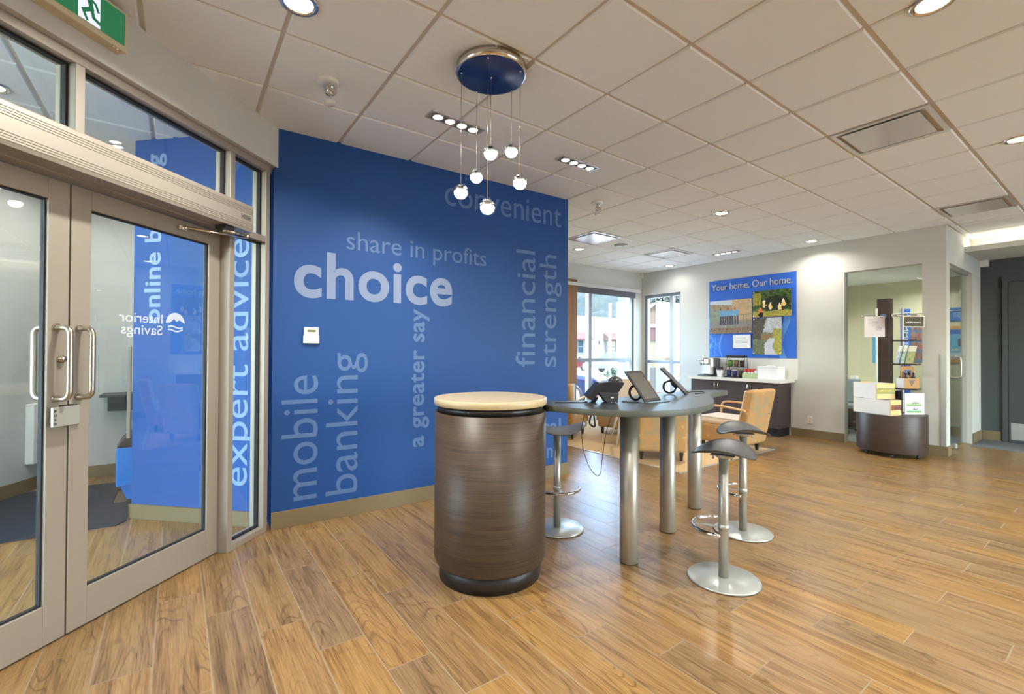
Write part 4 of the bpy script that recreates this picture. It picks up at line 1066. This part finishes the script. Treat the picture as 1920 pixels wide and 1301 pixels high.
def pic_notice(u, v):
    if any(abs(v-k) < .014 for k in (.85, .78, .71, .64, .57)) and .18 < u < .7: return srgb(196, 190, 198)
    if .55 < u < .85 and .3 < v < .5 and rnd(u, v, 30) > .52: return srgb(170, 160, 176)
    return cmix(srgb(214, 206, 210), srgb(232, 224, 226), v)
sheet('notice_sheet', 'pale printed notice hanging on the left arm of the display trolley', (7.785, 2.330, 1.575), .285, .285, 40, 40, pic_notice)
def pic_forest(u, v):
    c = cmix(srgb(34, 40, 26), srgb(120, 104, 76), rnd(u, v, 8)*rnd(u, v, 24)*1.5)
    if .12 < u < .85 and .34 < v < .5 and rnd(u, v, 40) > .45: c = srgb(206, 206, 210)
    if u < .05 or u > .95 or v < .07 or v > .93: c = srgb(224, 220, 206)
    return c
sheet('photo_sign', 'dark forest photo sign hanging on the right arm of the trolley', (7.865, 1.925, 1.700), .285, .15, 50, 28, pic_forest)
def leaflet(k, label, c0, c1):
    def f(u, v): return cmix(c0, c1, rnd(u+k, v, 6)) if v < .7 else cmix(srgb(214, 214, 206), c1, .2+.3*rnd(u, v, 9))
    d = E_LAT
    return sheet('leaflet', label, tuple(Vector((7.935, 2.03, 1.2105))+Vector((.035, -.045, 0))*k+E_FWD*-.0), .105, .25, 20, 40, f, d, 'leaflet', .006, -.28)
LF = [('bluish leaflet leaning at the left of the middle trolley shelf', srgb(120, 146, 170), srgb(200, 206, 214)), ('pale green leaflet leaning in the middle of the trolley shelf', srgb(110, 150, 126), srgb(196, 208, 196)), ('green and brown leaflet leaning at the right of the trolley shelf', srgb(104, 150, 70), srgb(196, 170, 140))]
for k, (lb, a, c) in enumerate(LF): leaflet(k*1.0, lb, a, c)['group'] = 'leaflets on the trolley shelf'
cc = thing('bottle_carrier', 'brown cardboard bottle carrier on the lowest trolley shelf', 'carton', (8.03, 1.925, .8785), atan2(-.588, .809))
b = MB(); b.box(-.10, .10, -.075, .06, .0, .004); b.box(-.10, .10, -.075, -.071, .004, .135); b.box(-.10, .10, .056, .06, .004, .135); b.box(.096, .10, -.071, .056, .004, .135); b.build('tray', M['card'], cc)
MB().box(-.10, -.096, -.071, .056, .004, .135).build('end_panel', M['white_paper'], cc)
hp = [(-.085, .0), (.085, .0), (.085, .30), (.075, .315), (-.065, .315), (-.085, .30)]
b = MB(); b.box(-.09, .09, -.010, -.005, .004, .175); b.box(-.09, -.05, -.010, -.005, .175, .245); b.box(.05, .09, -.010, -.005, .175, .245); b.prism([(-.09, .245), (.09, .245), (.085, .285), (.07, .298), (-.07, .298), (-.085, .285)], .005, .010, frame((0, 0, 0), (1, 0, 0), (0, 0, 1))); b.build('handle_panel', M['card'], cc)
b = MB()
for k in range(5): b.box(-.045+.009*k, .045-.009*k, -.0765, -.0752, .105-.018*k, .117-.018*k)
b.build('printed_triangle', M['black'], cc)
Mc = Matrix.Translation(cc.location) @ Rz(cc.rotation_euler.z)
for k, (x, y) in enumerate(((-.05, -.042), (.052, -.042), (-.05, .030), (.052, .030))):
    p = Mc @ Vector((x, y, .0045))
    t = thing('bottle', ['dark bottle at the front left of the cardboard carrier', 'dark bottle at the front right of the cardboard carrier', 'dark bottle at the back left of the cardboard carrier', 'dark bottle at the back right of the cardboard carrier'][k], 'bottle', tuple(p), group='bottles in the carrier')
    MB().lathe([(.027, 0), (.030, .006), (.030, .120), (.012, .165), (.012, .205)], 18).build('glass_body', M['black'], t); MB().lathe([(.014, .203), (.014, .222), (0, .223)], 14).build('cap', M['chrome'], t)

def crate(name, label, p, d, Lx, Wy, z0, h, fn):
    d = Vector((d[0], d[1], 0)).normalized(); n = Vector((d.y, -d.x, 0))           # d runs along the white long side, n along the printed pine end
    t = thing(name, label, 'crate', (p[0], p[1], z0), group='wooden fruit crates on the trolley')
    Mx = frame((0, 0, 0), n, d); T = .012
    b = MB(); b.box(0, Wy, T, Lx-T, .0008, T, Mx); b.box(0, T, T, Lx-T, T, h, Mx); b.box(Wy-T, Wy, T, Lx-T, T, h, Mx); b.build('white_side', M['white_paint_wood'], t)
    for y0 in (0, Lx-T): MB().bbox(0, Wy, y0, y0+T, .0008, h+.002, .002, 1, Mx).build('pine_end', M['pine'], t)
    painted('printed_band', Wy-.004, h*.36, 40, 18, fn, t, frame(Vector((0, 0, h*.34))+n*.002, n, (0, 0, 1)), .0012, world=False)
    return t
def pic_orchard(u, v):
    if v < .12 or v > .88: return srgb(110, 132, 110)
    if .2 < u < .8 and .35 < v < .75 and rnd(u, v*.6, 22) > .5: return srgb(206, 190, 110)
    return cmix(srgb(150, 146, 76), srgb(178, 166, 96), rnd(u, v, 8))
def pic_fruit(u, v):
    if u < .38: return cmix(srgb(70, 40, 36), srgb(176, 120, 96), rnd(u, v, 10)) 
    return cmix(srgb(44, 46, 80), srgb(176, 110, 60), rnd(u, v, 9))
c1 = crate('fruit_crate', 'lower white and pine crate on the trolley, with a dark label', (7.440, 1.945), (.31, .95), .48, .195, .5455, .195, pic_fruit)
c2 = crate('fruit_crate', 'upper white and pine crate on the trolley, with an olive label', (7.486, 2.105), (.45, .89), .352, .285, .7425, .205, pic_orchard)
ls = thing('leaflet_stand', 'clear stand with a white sheet at the right end of the trolley top', 'leaflet stand', (7.775, 1.79, .546))
def pic_meadow(u, v):
    if .1 < u < .85 and (.40 < v < .62 or .08 < v < .32):
        w = (v-.40)/.22 if v >= .40 else (v-.08)/.24
        if .4 < u < .7 and .5 < w < .95 and rnd(u, v, 34) > .52: return srgb(70, 70, 72)
        return cmix(srgb(112, 158, 88), srgb(214, 224, 196) if v >= .4 else srgb(206, 220, 232), (w-.3)*2.2+rnd(u, v, 14)*.3)
    if abs(v-.9) < .012 and .4 < u < .65: return srgb(196, 186, 176)
    return cmix(srgb(214, 208, 200), srgb(230, 224, 214), v)
painted('sheet', .255, .275, 40, 44, pic_meadow, ls, frame((7.685, 1.865, .5535), E_LAT, (0, 0, 1)), .002)
_F = frame((7.6825, 1.868, .5465), E_LAT, E_FWD)
MB().box(-.002, .262, .001, .005, .0, .29, _F).bbox(-.002, .262, -.03, .05, .0, .005, .001, 1, _F).build('acrylic_holder', M['acrylic'], ls, world=True)


# ================================================================ OFFICE BEHIND THE GLASS
w4 = thing('window_4', 'frameless glass office side panel behind the display trolley', 'glass panel', (8.22, 2.243, 0), kind='structure')
MB().box(8.214, 8.226, oy0+.001, oy1-.001, .007, 2.569).build('glass_pane', M['glass_green'], w4, world=True)
d3 = thing('door_3', 'frameless glass office door with a steel loop handle', 'door', (9.1, 1.61, 0), kind='structure')
MB().box(8.874, 9.640, 1.604, 1.616, .014, 2.520).build('glass_leaf', M['glass_green'], d3, world=True)
for sg in (-1, 1):
    pts = smooth_open([(8.930, 1.61+sg*.006, 1.005), (8.930, 1.61+sg*.045, 1.010), (8.930, 1.61+sg*.062, 1.05), (8.930, 1.61+sg*.062, 1.26), (8.930, 1.61+sg*.045, 1.298), (8.930, 1.61+sg*.006, 1.303)], 6)
    MB().tube(pts, .0125, 12).build('loop_handle', M['steel_h'], d3, world=True)
MB().bbox(8.876, 8.96, 1.585, 1.635, .012, .075, .004, 1).build('patch_fitting', M['steel_flat'], d3, world=True)
w5 = thing('window_5', 'fixed glass panel left of the glass office door', 'glass panel', (8.6, 1.61, 0), kind='structure')
MB().box(8.345, 8.866, 1.604, 1.616, .014, 2.520).build('glass_pane', M['glass_green'], w5, world=True)
b = MB()
for z, r in ((2.30, .10), (2.05, .06), (1.86, .05), (1.45, .04), (1.05, .04), (.75, .04)): b.lathe([(r, 0), (r, .0006)], 24, frame((8.345+r+.012, 1.6036, z), (1, 0, 0), (0, 0, 1)))
b.build('frosted_dots', M['frost'], w5, world=True)
struct('trim_4', MB().box(8.34, 9.66, 1.585, 1.635, 2.52, 2.56), M['steel_flat'], 'metal head rail above the glass office door', 'trim')

def wall_sheet(name, label, cat, y0, y1, z0, z1, nx, ny, fn, X=10.396):
    t = thing(name, label, cat, (X, (y0+y1)/2, (z0+z1)/2)); painted('sheet', y0-y1, z1-z0, nx, ny, fn, t, FX(y0, z0, X), .003); return t
bn_ = thing('banner', 'tall blue banner with pale vertical letters on the office wall', 'banner', (10.396, 2.508, .50))
MB().box(10.388, 10.399, 2.442, 2.574, .50, 2.127).build('banner_board', M['poster'], bn_, world=True)
lettering('COMMUNITY', M['silver'], bn_, frame((10.3875, 2.535, 2.07), (0, 0, -1), (0, -1, 0)), .90, .068, .008, depth=.001)
def pic_board(u, v):
    if v > .86: return srgb(226, 214, 150)
    if v > .76: return srgb(90, 176, 220)
    if u < .62: return cmix(srgb(110, 74, 70), srgb(160, 124, 116), rnd(u, v, 10)) if int(v*14) % 3 else srgb(96, 110, 140)
    return cmix(srgb(120, 136, 160), srgb(176, 190, 176), rnd(u, v, 8))
wall_sheet('collage_board', 'collage board beside the blue banner on the office wall', 'poster', 2.438, 1.985, 1.187, 1.985, 40, 60, pic_board)
def pic_edge(u, v):
    if u < .42 or v < .08: return srgb(88, 170, 224)
    return cmix(srgb(60, 80, 50), srgb(150, 140, 80), rnd(u, v, 14))
wall_sheet('framed_poster', 'sky blue edged poster behind the trolley post', 'poster', 2.985, 2.70, 1.17, 1.66, 24, 40, pic_edge)
MB_ = MB().tube([(10.37, 3.38, 2.056), (10.37, 1.68, 2.056)], .006)
for y in (3.2, 2.6, 1.9): MB_.box(10.366, 10.40, y-.008, y+.008, 2.050, 2.062)
tag(MB_.build('picture_rail', M['white']), 'thin white picture rail high on the office wall', 'rail')
sg_ = thing('wall_sign', 'blue sign with pale letters seen through the glass door', 'sign', (10.396, 1.84, 2.0))
MB().box(10.386, 10.399, 1.700, 1.965, 1.885, 2.105).build('sign_board', plain('sign_blue', srgb(62, 116, 186), .5), sg_, world=True)
lettering('ner', M['letter_v'], sg_, FX(1.885, 1.945, 10.3855), .125, .085, .01, depth=.001)
cb = thing('cork_board', 'cork notice board with a blue poster behind the glass door', 'notice board', (10.39, 1.83, 1.5))
MB().box(10.380, 10.399, 1.690, 1.975, 1.20, 1.80).build('board', plain('cork', srgb(206, 150, 84), .85, grain=.2, scale=120), cb, world=True)
def pic_blue(u, v):
    if v > .84: return srgb(60, 110, 186)
    if .5 < u < .72 and .42 < v < .68: return srgb(52, 60, 96)
    if v < .2: return srgb(196, 212, 228)
    if .25 < v < .34 and .1 < u < .6: return srgb(196, 206, 190)
    return cmix(srgb(96, 168, 212), srgb(120, 186, 222), rnd(u, v, 5))
wall_sheet('pinned_poster', 'light blue poster pinned to the cork board', 'poster', 1.925, 1.730, 1.265, 1.745, 24, 50, pic_blue, 10.376)
oc = thing('office_chair', 'grey office chair behind the crates inside the office', 'chair', (9.20, 3.02, .006), radians(200))
MB().bbox(-.05, .0, -.22, .22, .50, .90, .02, 3).build('backrest', plain('grey_chair_fabric', srgb(132, 140, 148), .9), oc, M=Matrix.Translation((-.2, 0, 0)))
MB().bbox(-.23, .23, -.23, .23, .42, .49, .02, 3).build('seat', plain('grey_chair_fabric', srgb(132, 140, 148), .9), oc)
MB().tube([(-.22, 0, .55), (-.20, 0, .40), (0, 0, .40)], .018).lathe([(.03, .08), (.03, .42)], 18).build('column', M['black'], oc)
for k in range(5):
    a = 2*pi*k/5; MB().tube([(0, 0, .09), (.26*cos(a), .26*sin(a), .062)], .017, 10).sphere((.27*cos(a), .27*sin(a), .030), .028, 12, 8).build('leg', M['black'], oc)
ds = thing('office_desk', 'desk with a pale top at the left inside the office', 'desk', (10.0, 2.95, .006))
MB().bbox(-.36, .36, -.42, .42, .70, .735, .004, 2).build('desktop', M['counter'], ds)
for x in (-.32, .32): MB().box(x-.02, x+.02, -.40, .40, .0, .70).build('side_panel', M['cab'], ds)
t = thing('desk_box', 'small white box on the office desk', 'box', (9.85, 3.10, .7415)); MB().bbox(-.06, .06, -.05, .05, 0, .20, .006, 2).build('box_body', M['white'], t)

# ---- grey corridor door
d4 = thing('door_4', 'dark grey door with a steel kick plate at the right edge', 'door', (10.26, .7, 0), kind='structure')
MB().bbox(10.235, 10.262, .30, 1.245, .012, 2.44, .003, 1).build('leaf', M['grey_door'], d4, world=True)
MB().box(10.2335, 10.2352, .33, 1.222, .05, .30).build('kick_plate', M['steel_flat'], d4, world=True)
b = MB().box(10.235, 10.2695, 1.25, 1.31, .0055, 2.50).box(10.235, 10.2695, .235, .295, .0055, 2.50).box(10.235, 10.2695, .295, 1.25, 2.445, 2.50); b.build('door_frame', M['grey_wall'], d4, world=True)
b = MB().box(10.255, 10.2695, 1.325, 1.338, 1.21, 2.53).box(10.255, 10.2695, 1.338, 1.535, 1.200, 1.212).box(10.255, 10.2695, 1.325, 1.535, 2.52, 2.53)
struct('trim_5', b, M['grey_wall'], 'raised border of the recessed grey wall panel', 'trim')

# ================================================================ STREET WINDOWS
M['win'] = plain('window_aluminium', srgb(126, 132, 140), .4, .4, grain=.02)
w2 = thing('window_2', 'tall street window with grey aluminium bars', 'window', (7.05, 6.52, 0), kind='structure')
b = MB()
for x0, x1, z0, z1 in ((6.185, 6.245, .095, 2.655), (6.575, 6.655, .095, 2.655), (7.80, 7.895, .095, 2.655), (6.245, 6.575, 1.154, 1.217), (6.655, 7.80, 1.154, 1.217), (6.245, 6.575, .095, .15), (6.655, 7.80, .095, .15), (6.245, 6.575, 2.60, 2.655), (6.655, 7.80, 2.60, 2.655)):
    b.bbox(x0, x1, 6.475, 6.575, z0, z1, .002, 1)
b.build('frame', M['win'], w2, world=True)
for x0, x1 in ((6.245, 6.575), (6.655, 7.80)):
    for z0, z1 in ((.15, 1.154), (1.217, 2.60)): MB().box(x0-.005, x1+.005, 6.522, 6.530, z0-.005, z1+.005).build('glass_pane', M['glass'], w2, world=True)
w3 = thing('window_3', 'narrower street window in the cream wall left of the poster', 'window', (8.24, 5.95, 0), kind='structure')
b = MB()
for y0, y1, z0, z1 in ((6.325, 6.398, .082, 2.558), (5.70, 5.775, .082, 2.558), (5.502, 5.54, .082, 2.558), (5.775, 6.325, 1.115, 1.175), (5.54, 5.70, 1.115, 1.175), (5.775, 6.325, .082, .14), (5.54, 5.70, .082, .14), (5.775, 6.325, 2.50, 2.558), (5.54, 5.70, 2.50, 2.558)):
    b.bbox(8.20, 8.285, y0, y1, z0, z1, .002, 1)
b.build('frame', M['win'], w3, world=True)
for y0, y1 in ((5.775, 6.325), (5.54, 5.70)):
    for z0, z1 in ((.14, 1.115), (1.175, 2.50)): MB().box(8.240, 8.248, y0-.005, y1+.005, z0-.005, z1+.005).build('glass_pane', M['glass'], w3, world=True)
rs = thing('roller_shade', 'rolled-up grey window shade under its pale cassette box', 'window shade', (7.0, 6.41, 2.6))
MB().bbox(5.9, 8.02, 6.355, 6.449, 2.603, 2.668, .004, 2).build('cassette', M['wall_white'], rs, world=True)
MB().box(6.19, 7.885, 6.398, 6.402, 2.50, 2.603).bbox(6.19, 7.885, 6.392, 6.408, 2.485, 2.503, .004, 1).build('shade_cloth', plain('grey_shade_cloth', srgb(92, 92, 100), .8), rs, world=True)
wp = thing('wall_panel', 'brown wood panel mounted beside the street window', 'panel', (5.7, 6.41, .74))
MB().bbox(5.25, 6.172, 6.385, 6.449, .745, 2.725, .003, 1).build('panel_board', M['panel_brown'], wp, world=True)

# ================================================================ PORCH
M['kbl'] = plain('bin_blue', srgb(44, 130, 220), .4, grain=.03)
kb = thing('porch_bin', 'bright blue bin with a dark sloping lid in the porch', 'bin', (-.20, 5.55, 0))
MB().bbox(-.225, .22, -.20, .20, .135, .480, .012, 3).build('body', M['kbl'], kb)
MB().prism([(-.20, .0), (.20, .0), (.20, .135), (-.20, .135), (-.16, .013)][1:4]+[(-.195, .135), (-.15, .013), (.20, .013)][:2], -.17, .17, frame((0, 0, 0), (1, 0, 0), (0, 0, 1))).build('foot', M['kbl'], kb)
b = MB(); prof = [(-.222, .482), (.22, .482), (.22, .60), (-.10, .60), (-.16, .575), (-.205, .53)]
b.prism(prof, -.20, .20, frame((0, 0, 0), (1, 0, 0), (0, 0, 1))); b.build('lid', M['charcoal'], kb, bevel=.01)
lg = thing('writing_ledge', 'dark slate writing ledge on the white porch wall', 'shelf', (-.30, 6.42, .80))
MB().bbox(-.33, .20, -.16, .158, .060, .088, .003, 1).build('top', M['slate'], lg)
MB().bbox(-.27, .20, -.12, .158, -.085, .059, .003, 1).build('apron', M['slate'], lg)
hp_ = thing('wall_heater', 'white box heater on the slanted porch wall', 'heater', tuple(pA+dA*3.05))
MB().bbox(2.98, 3.12, -.075, -.001, .262, .83, .006, 2, MA).build('case', M['white'], hp_, world=True)
st_ = thing('upright_panel', 'narrow grey upright panel behind the edge of the blue porch wall', 'panel', (-.31, 4.95, 1.0))
MB().bbox(-.326, -.300, 4.93, 4.98, .62, 1.38, .004, 1).build('holder', M['alu'], st_, world=True)

# ================================================================ STREET
G0 = -.14
M['asphalt'] = plain('pale_parking_concrete', srgb(172, 170, 166), .9, grain=.08, scale=2.0, spec=.2)
tag(MB().box(-40, 120, 6.72, 160, G0-.2, G0).box(8.6, 120, -60, 6.72, G0-.2, G0).box(-60, -4.3, -60, 6.72, G0-.2, G0).box(-4.3, 8.6, -60, -4.3, G0-.2, G0).build('parking_lot', M['asphalt']), 'sunlit pale car park outside the windows', 'car park', kind='structure')
M['stucco'] = plain('cream_stucco', (.125, .12, .11), .9, grain=.03)
bw = thing('shop_building', 'long cream stucco shop building with red awnings across the car park', 'building', (34, 33, G0))
MB().box(16, 36.6, 30, 40, G0+.001, 4.55).build('wall', M['stucco'], bw, world=True)
def stripes():
    t = NT('striped_awning_cloth'); tc = t.n('TexCoord'); sp = t.n('SeparateXYZ'); t.l(tc.outputs['Object'], sp.inputs[0])
    f = t.math('GREATER_THAN', t.math('FRACT', t.math('MULTIPLY', sp.outputs[0], 5.0)), .42)
    return t.set(t.mix(f, (.075, .045, .038), (.05, .006, .005)), .8)
M['awn'] = stripes(); M['dglass'] = plain('dark_window_glass', (.03, .045, .05), .12)
for x0, lb in ((28.05, 'red striped awning at the left edge of the street window'), (32.35, 'red striped awning seen in the middle of the street window'), (34.75, 'red striped awning nearest the beige post')):
    a = thing('awning', lb, 'awning', (x0+1.0, 29.955, 2.4), group='striped awnings')
    MB().prism([(.0, .0), (.0, .70), (-.95, .10), (-.95, .0)], -1.0, 1.0, frame((0, 0, 0), (0, 1, 0), (0, 0, 1))).build('canopy', M['awn'], a)
    b = MB(); ring(b, x0+.25, x0+1.75, 29.96, 30.02, 1.15, 2.42, .09); b.box(x0+.96, x0+1.04, 29.96, 30.02, 1.2, 2.4).box(x0+.3, x0+1.7, 29.96, 30.02, 1.76, 1.83)
    f = b.build('window_frame', plain('pale_roof_trim', (.11, .11, .11), .7), bw, world=True)
    MB().box(x0+.28, x0+1.72, 29.985, 30.05, 1.2, 2.38).build('window_glass', M['dglass'], bw, world=True)
for x, z in ((31.8, 2.2), (34.25, 2.2), (35.9, 3.75)): MB().box(x-.08, x+.08, 29.90, 30.0, z-.15, z+.15).build('wall_lamp', M['charcoal'], bw, world=True)
tag(MB().bbox(8.38, 8.60, 7.10, 7.32, G0, 3.3, .01, 1).build('canopy_post', M['stucco']), 'beige square post outside the street window', 'post')

def car(label, loc, rz, paint):
    t = thing('car', label, 'car', loc, rz)
    prof = [(-2.15, .28), (2.05, .28), (2.18, .40), (2.16, .66), (1.95, .80), (.95, .95), (-1.60, 1.00), (-2.10, .92), (-2.2, .60)]
    wh = [(-1.35, .33), (1.35, .33)]
    body = []
    MB().prism(prof, -.88, .88, frame((0, 0, 0), (1, 0, 0), (0, 0, 1))).build('body', paint, t, bevel=.09)
    cabn = [(1.00, .93), (.25, 1.38), (-.95, 1.44), (-1.75, 1.0)]
    bm = MB(); A = [bm.bm.verts.new((x, -.80 if z < 1.1 else -.62, z)) for x, z in cabn]; B = [bm.bm.verts.new((x, .80 if z < 1.1 else .62, z)) for x, z in cabn]
    for i in range(4): bm.bm.faces.new([A[i], A[(i+1) % 4], B[(i+1) % 4], B[i]])
    bm.bm.faces.new(A[::-1]); bm.bm.faces.new(B)
    bm.build('window_band', M['dglass'], t, bevel=.03)
    MB().bbox(-.98, .24, -.63, .63, 1.395, 1.46, .03, 2).build('roof', paint, t)
    for sy in (-1, 1):
        for x, z in wh:
            Mw = frame((x, sy*.74, z), (1, 0, 0), (0, 0, 1)) if sy > 0 else frame((x, sy*.74, z), (-1, 0, 0), (0, 0, 1))
            Mw = frame((x, sy*.70, z), (sy*-1, 0, 0), (0, 0, 1))
            w = MB().lathe([(.20, .0), (.315, .0), (.33, .03), (.33, .17), (.31, .20), (.245, .20), (.235, .16), (0, .15)], 32, Mw).build('wheel', M['black'], t)
            b = MB().lathe([(.225, .185), (.245, .203), (.245, .18)], 32, Mw).lathe([(.05, .17), (.05, .20), (0, .205)], 16, Mw)
            for k in range(10):
                a = 2*pi*k/10; b.prism([(.03, -.013), (.235, -.024), (.235, .024), (.03, .013)], .175, .196, Mw @ Rz(a))
            b.build('wheel_rim', M['steel_flat'], w)
    for sy in (-1, 1): MB().bbox(2.02, 2.17, sy*.62-.18, sy*.62+.18, .62, .76, .03, 2).build('headlight', M['chrome'], t)
    for sy in (-1, 1): MB().bbox(.62, .78, sy*.93-.09, sy*.93+.09, .96, 1.08, .03, 2).build('mirror', paint, t)
    MB().box(2.12, 2.19, -.45, .45, .42, .60).build('grille', M['black'], t)
    return t
hd = Vector((.55, -.835, 0)).normalized(); rt = Vector((hd.y, -hd.x, 0))
c0 = Vector((8.42, 8.95, G0)) - hd*1.35 - rt*.86
pb = plain('blue_car_paint', (.008, .012, .042), .22, .25, spec=.6); pr = plain('red_car_paint', (.06, .008, .010), .25, .1); pw = plain('white_car_paint', (.10, .10, .105), .25); ps = plain('silver_blue_paint', (.03, .05, .09), .25, .4)
car('dark blue car parked close outside the street window', tuple(c0), atan2(hd.y, hd.x), pb)
car('red car parked by the cream shop building', (23.6, 25.8, G0), radians(8), pr)
car('white car parked behind the middle window bar', (26.6, 22.8, G0), radians(4), pw)
car('silver-blue car at the right side of the narrow window', (26.5, 15.6, G0), radians(60), ps)

# hedge
def foliage(name, label, cat, loc, rx, ry, rz_, n, s, col, group=None):
    b = MB(); rr = random.Random(len(label))
    for k in range(n):
        while True:
            p = Vector((rr.uniform(-1, 1), rr.uniform(-1, 1), rr.uniform(-1, 1)))
            if .25 < p.length < 1: break
        c = Vector((p.x*rx, p.y*ry, p.z*rz_)); a = Vector((rr.gauss(0, 1), rr.gauss(0, 1), rr.gauss(0, 1))).normalized(); e = a.orthogonal().normalized(); f = a.cross(e)
        b.quad(c-e*s, c-f*s*.6, c+e*s, c+f*s*.6)
    o = b.build(name, col, None); o.location = loc; tag(o, label, cat, group); return o
lf = plain('hedge_leaf', (.013, .026, .006), .8, grain=.35, scale=3)
foliage('hedge', 'low green hedge at the edge of the car park', 'hedge', (15.6, 13.4, .28), 1.0, .5, .42, 900, .07, lf)
foliage('hedge', 'green bush low in the right strip of the narrow window', 'hedge', (17.2, 10.9, .25), .8, .6, .42, 700, .07, lf)
lt = plain('tree_leaf', (.008, .014, .008), .8, grain=.35, scale=.6)
for k, (lat, fw, z, r, lb) in enumerate(((19.0, 58, 7.2, 1.9, 'dark tree top left of the gable roof'), (26.6, 75, 9.0, 2.2, 'dark tree top right of the gable roof'), (29.5, 82, 9.0, 2.6, 'dark tree behind the low flat building'))):
    p = at(lat, fw, z); o = foliage('tree', lb, 'tree', tuple(p), r, r, 2.6, 700, .28, lt, 'far trees')
    MB().lathe([(.3, G0-z+.01), (.18, 0)], 12).build('trunk', M['leg_dark'], o)

# gabled building and its neighbour
FW = 40.0; s_ = FW/866
gbld = thing('gabled_building', 'tan gabled building with a red band and a roll-up door', 'building', tuple(at((1228-960)*s_, FW, G0)))
gx = lambda px: (px-1228)*s_
gz = lambda py: CZ-(py-659)*s_
Mg2 = frame((0, 0, -G0), E_LAT, (0, 0, 1))
M['tan'] = plain('tan_siding', (.042, .026, .014), .85, grain=.05)
MB().prism([(gx(1200), G0+.002), (gx(1256), G0+.002), (gx(1256), gz(592)), (0, gz(570)), (gx(1200), gz(592))], -3, 0, Mg2).build('wall', M['tan'], gbld)
rp = [(gx(1198), gz(594)), (0, gz(570)), (gx(1258), gz(594)), (gx(1258), gz(591)), (0, gz(566.5)), (gx(1198), gz(591))]
MB().prism(rp, -3.2, .3, Mg2).build('roof', plain('pale_roof_trim', (.11, .11, .11), .7), gbld)
MB().box(gx(1203), gx(1250), gz(614), gz(608), .001, .25, Mg2).build('white_band', plain('pale_roof_trim', (.11, .11, .11), .7), gbld)
MB().box(gx(1203), gx(1249.5), gz(638), gz(614.5), .001, .18, Mg2).build('red_band', plain('red_siding', (.022, .003, .003), .8), gbld)
MB().box(gx(1205), gx(1247.5), G0+.01, gz(638.5), .001, .06, Mg2).build('roll_up_door', plain('cream_door', (.058, .048, .027), .8), gbld)
FW2 = 46.0; s2 = FW2/866
nb = thing('flat_building', 'white flat-roofed building with a dark green roof band', 'building', tuple(at((1285-960)*s2, FW2, G0)))
hx = lambda px: (px-1285)*s2
hz = lambda py: CZ-(py-660)*s2
MB().box(hx(1259), hx(1330), G0+.002, hz(611), -6, 0, Mg2).build('wall', M['stucco'], nb)
MB().box(hx(1258), hx(1331), hz(611), hz(598), -6.1, .25, Mg2).build('roof_band', plain('dark_green_band', srgb(42, 50, 48), .7), nb)
MB().box(hx(1273), hx(1290), hz(645), hz(622), .001, .05, Mg2).build('window_glass', M['dglass'], nb)
bo = thing('bollard', 'yellow bollard in front of the roll-up door', 'bollard', tuple(at(267*30/866, 30, G0)))
MB().lathe([(.11, .001), (.11, .85), (.07, .93), (0, .95)], 20).build('bollard_post', plain('bollard_yellow', (.09, .07, .005), .5), bo)
kbk = thing('planter', 'low grey concrete planter outside the narrow window', 'planter', tuple(at(267*13.5/866, 13.5, G0)), atan2(-.588, .809))
MB().bbox(-.28, .24, -.25, .25, .001, 1.05, .02, 2).build('planter_box', plain('planter_concrete', (.03, .03, .029), .9), kbk)

# wooded hill
b = MB(); NA, NR = 60, 14; rows = []
for j in range(NR+1):
    row = []
    for i in range(NA+1):
        lat_deg = -6+56*i/NA; R_ = 120+110*j/NR; a = atan2(.809, .588)-radians(lat_deg)
        el = 9.9-.33*max(0, lat_deg-7)-.10*max(0, 7-lat_deg)
        hh = (230*math.tan(radians(max(el, 5.2))))*(j/NR)**.8 + (noise.noise(Vector((i*.7, j*.9, 0)))*2.2 + noise.noise(Vector((i*2.3, j*2.1, 5)))*1.2)*(1 if j else 0)
        row.append(b.bm.verts.new((R_*cos(a), R_*sin(a), G0+hh)))
    rows.append(row)
for j in range(NR):
    for i in range(NA): b.bm.faces.new([rows[j][i], rows[j][i+1], rows[j+1][i+1], rows[j+1][i]])
hm = NT('hazy_wooded_slope'); hv = hm.mapping((1, 1, 1)); n1 = hm.noise(hv, .22, 5, .7)
hm.set(hm.ramp(n1, [(.35, (.019, .028, .026)), (.55, (.027, .034, .031)), (.75, (.040, .043, .038))]), .95, 0, .1)
tag(b.build('hill', hm.m), 'pale hazy wooded hill beyond the cream shop building', 'hill', kind='structure')
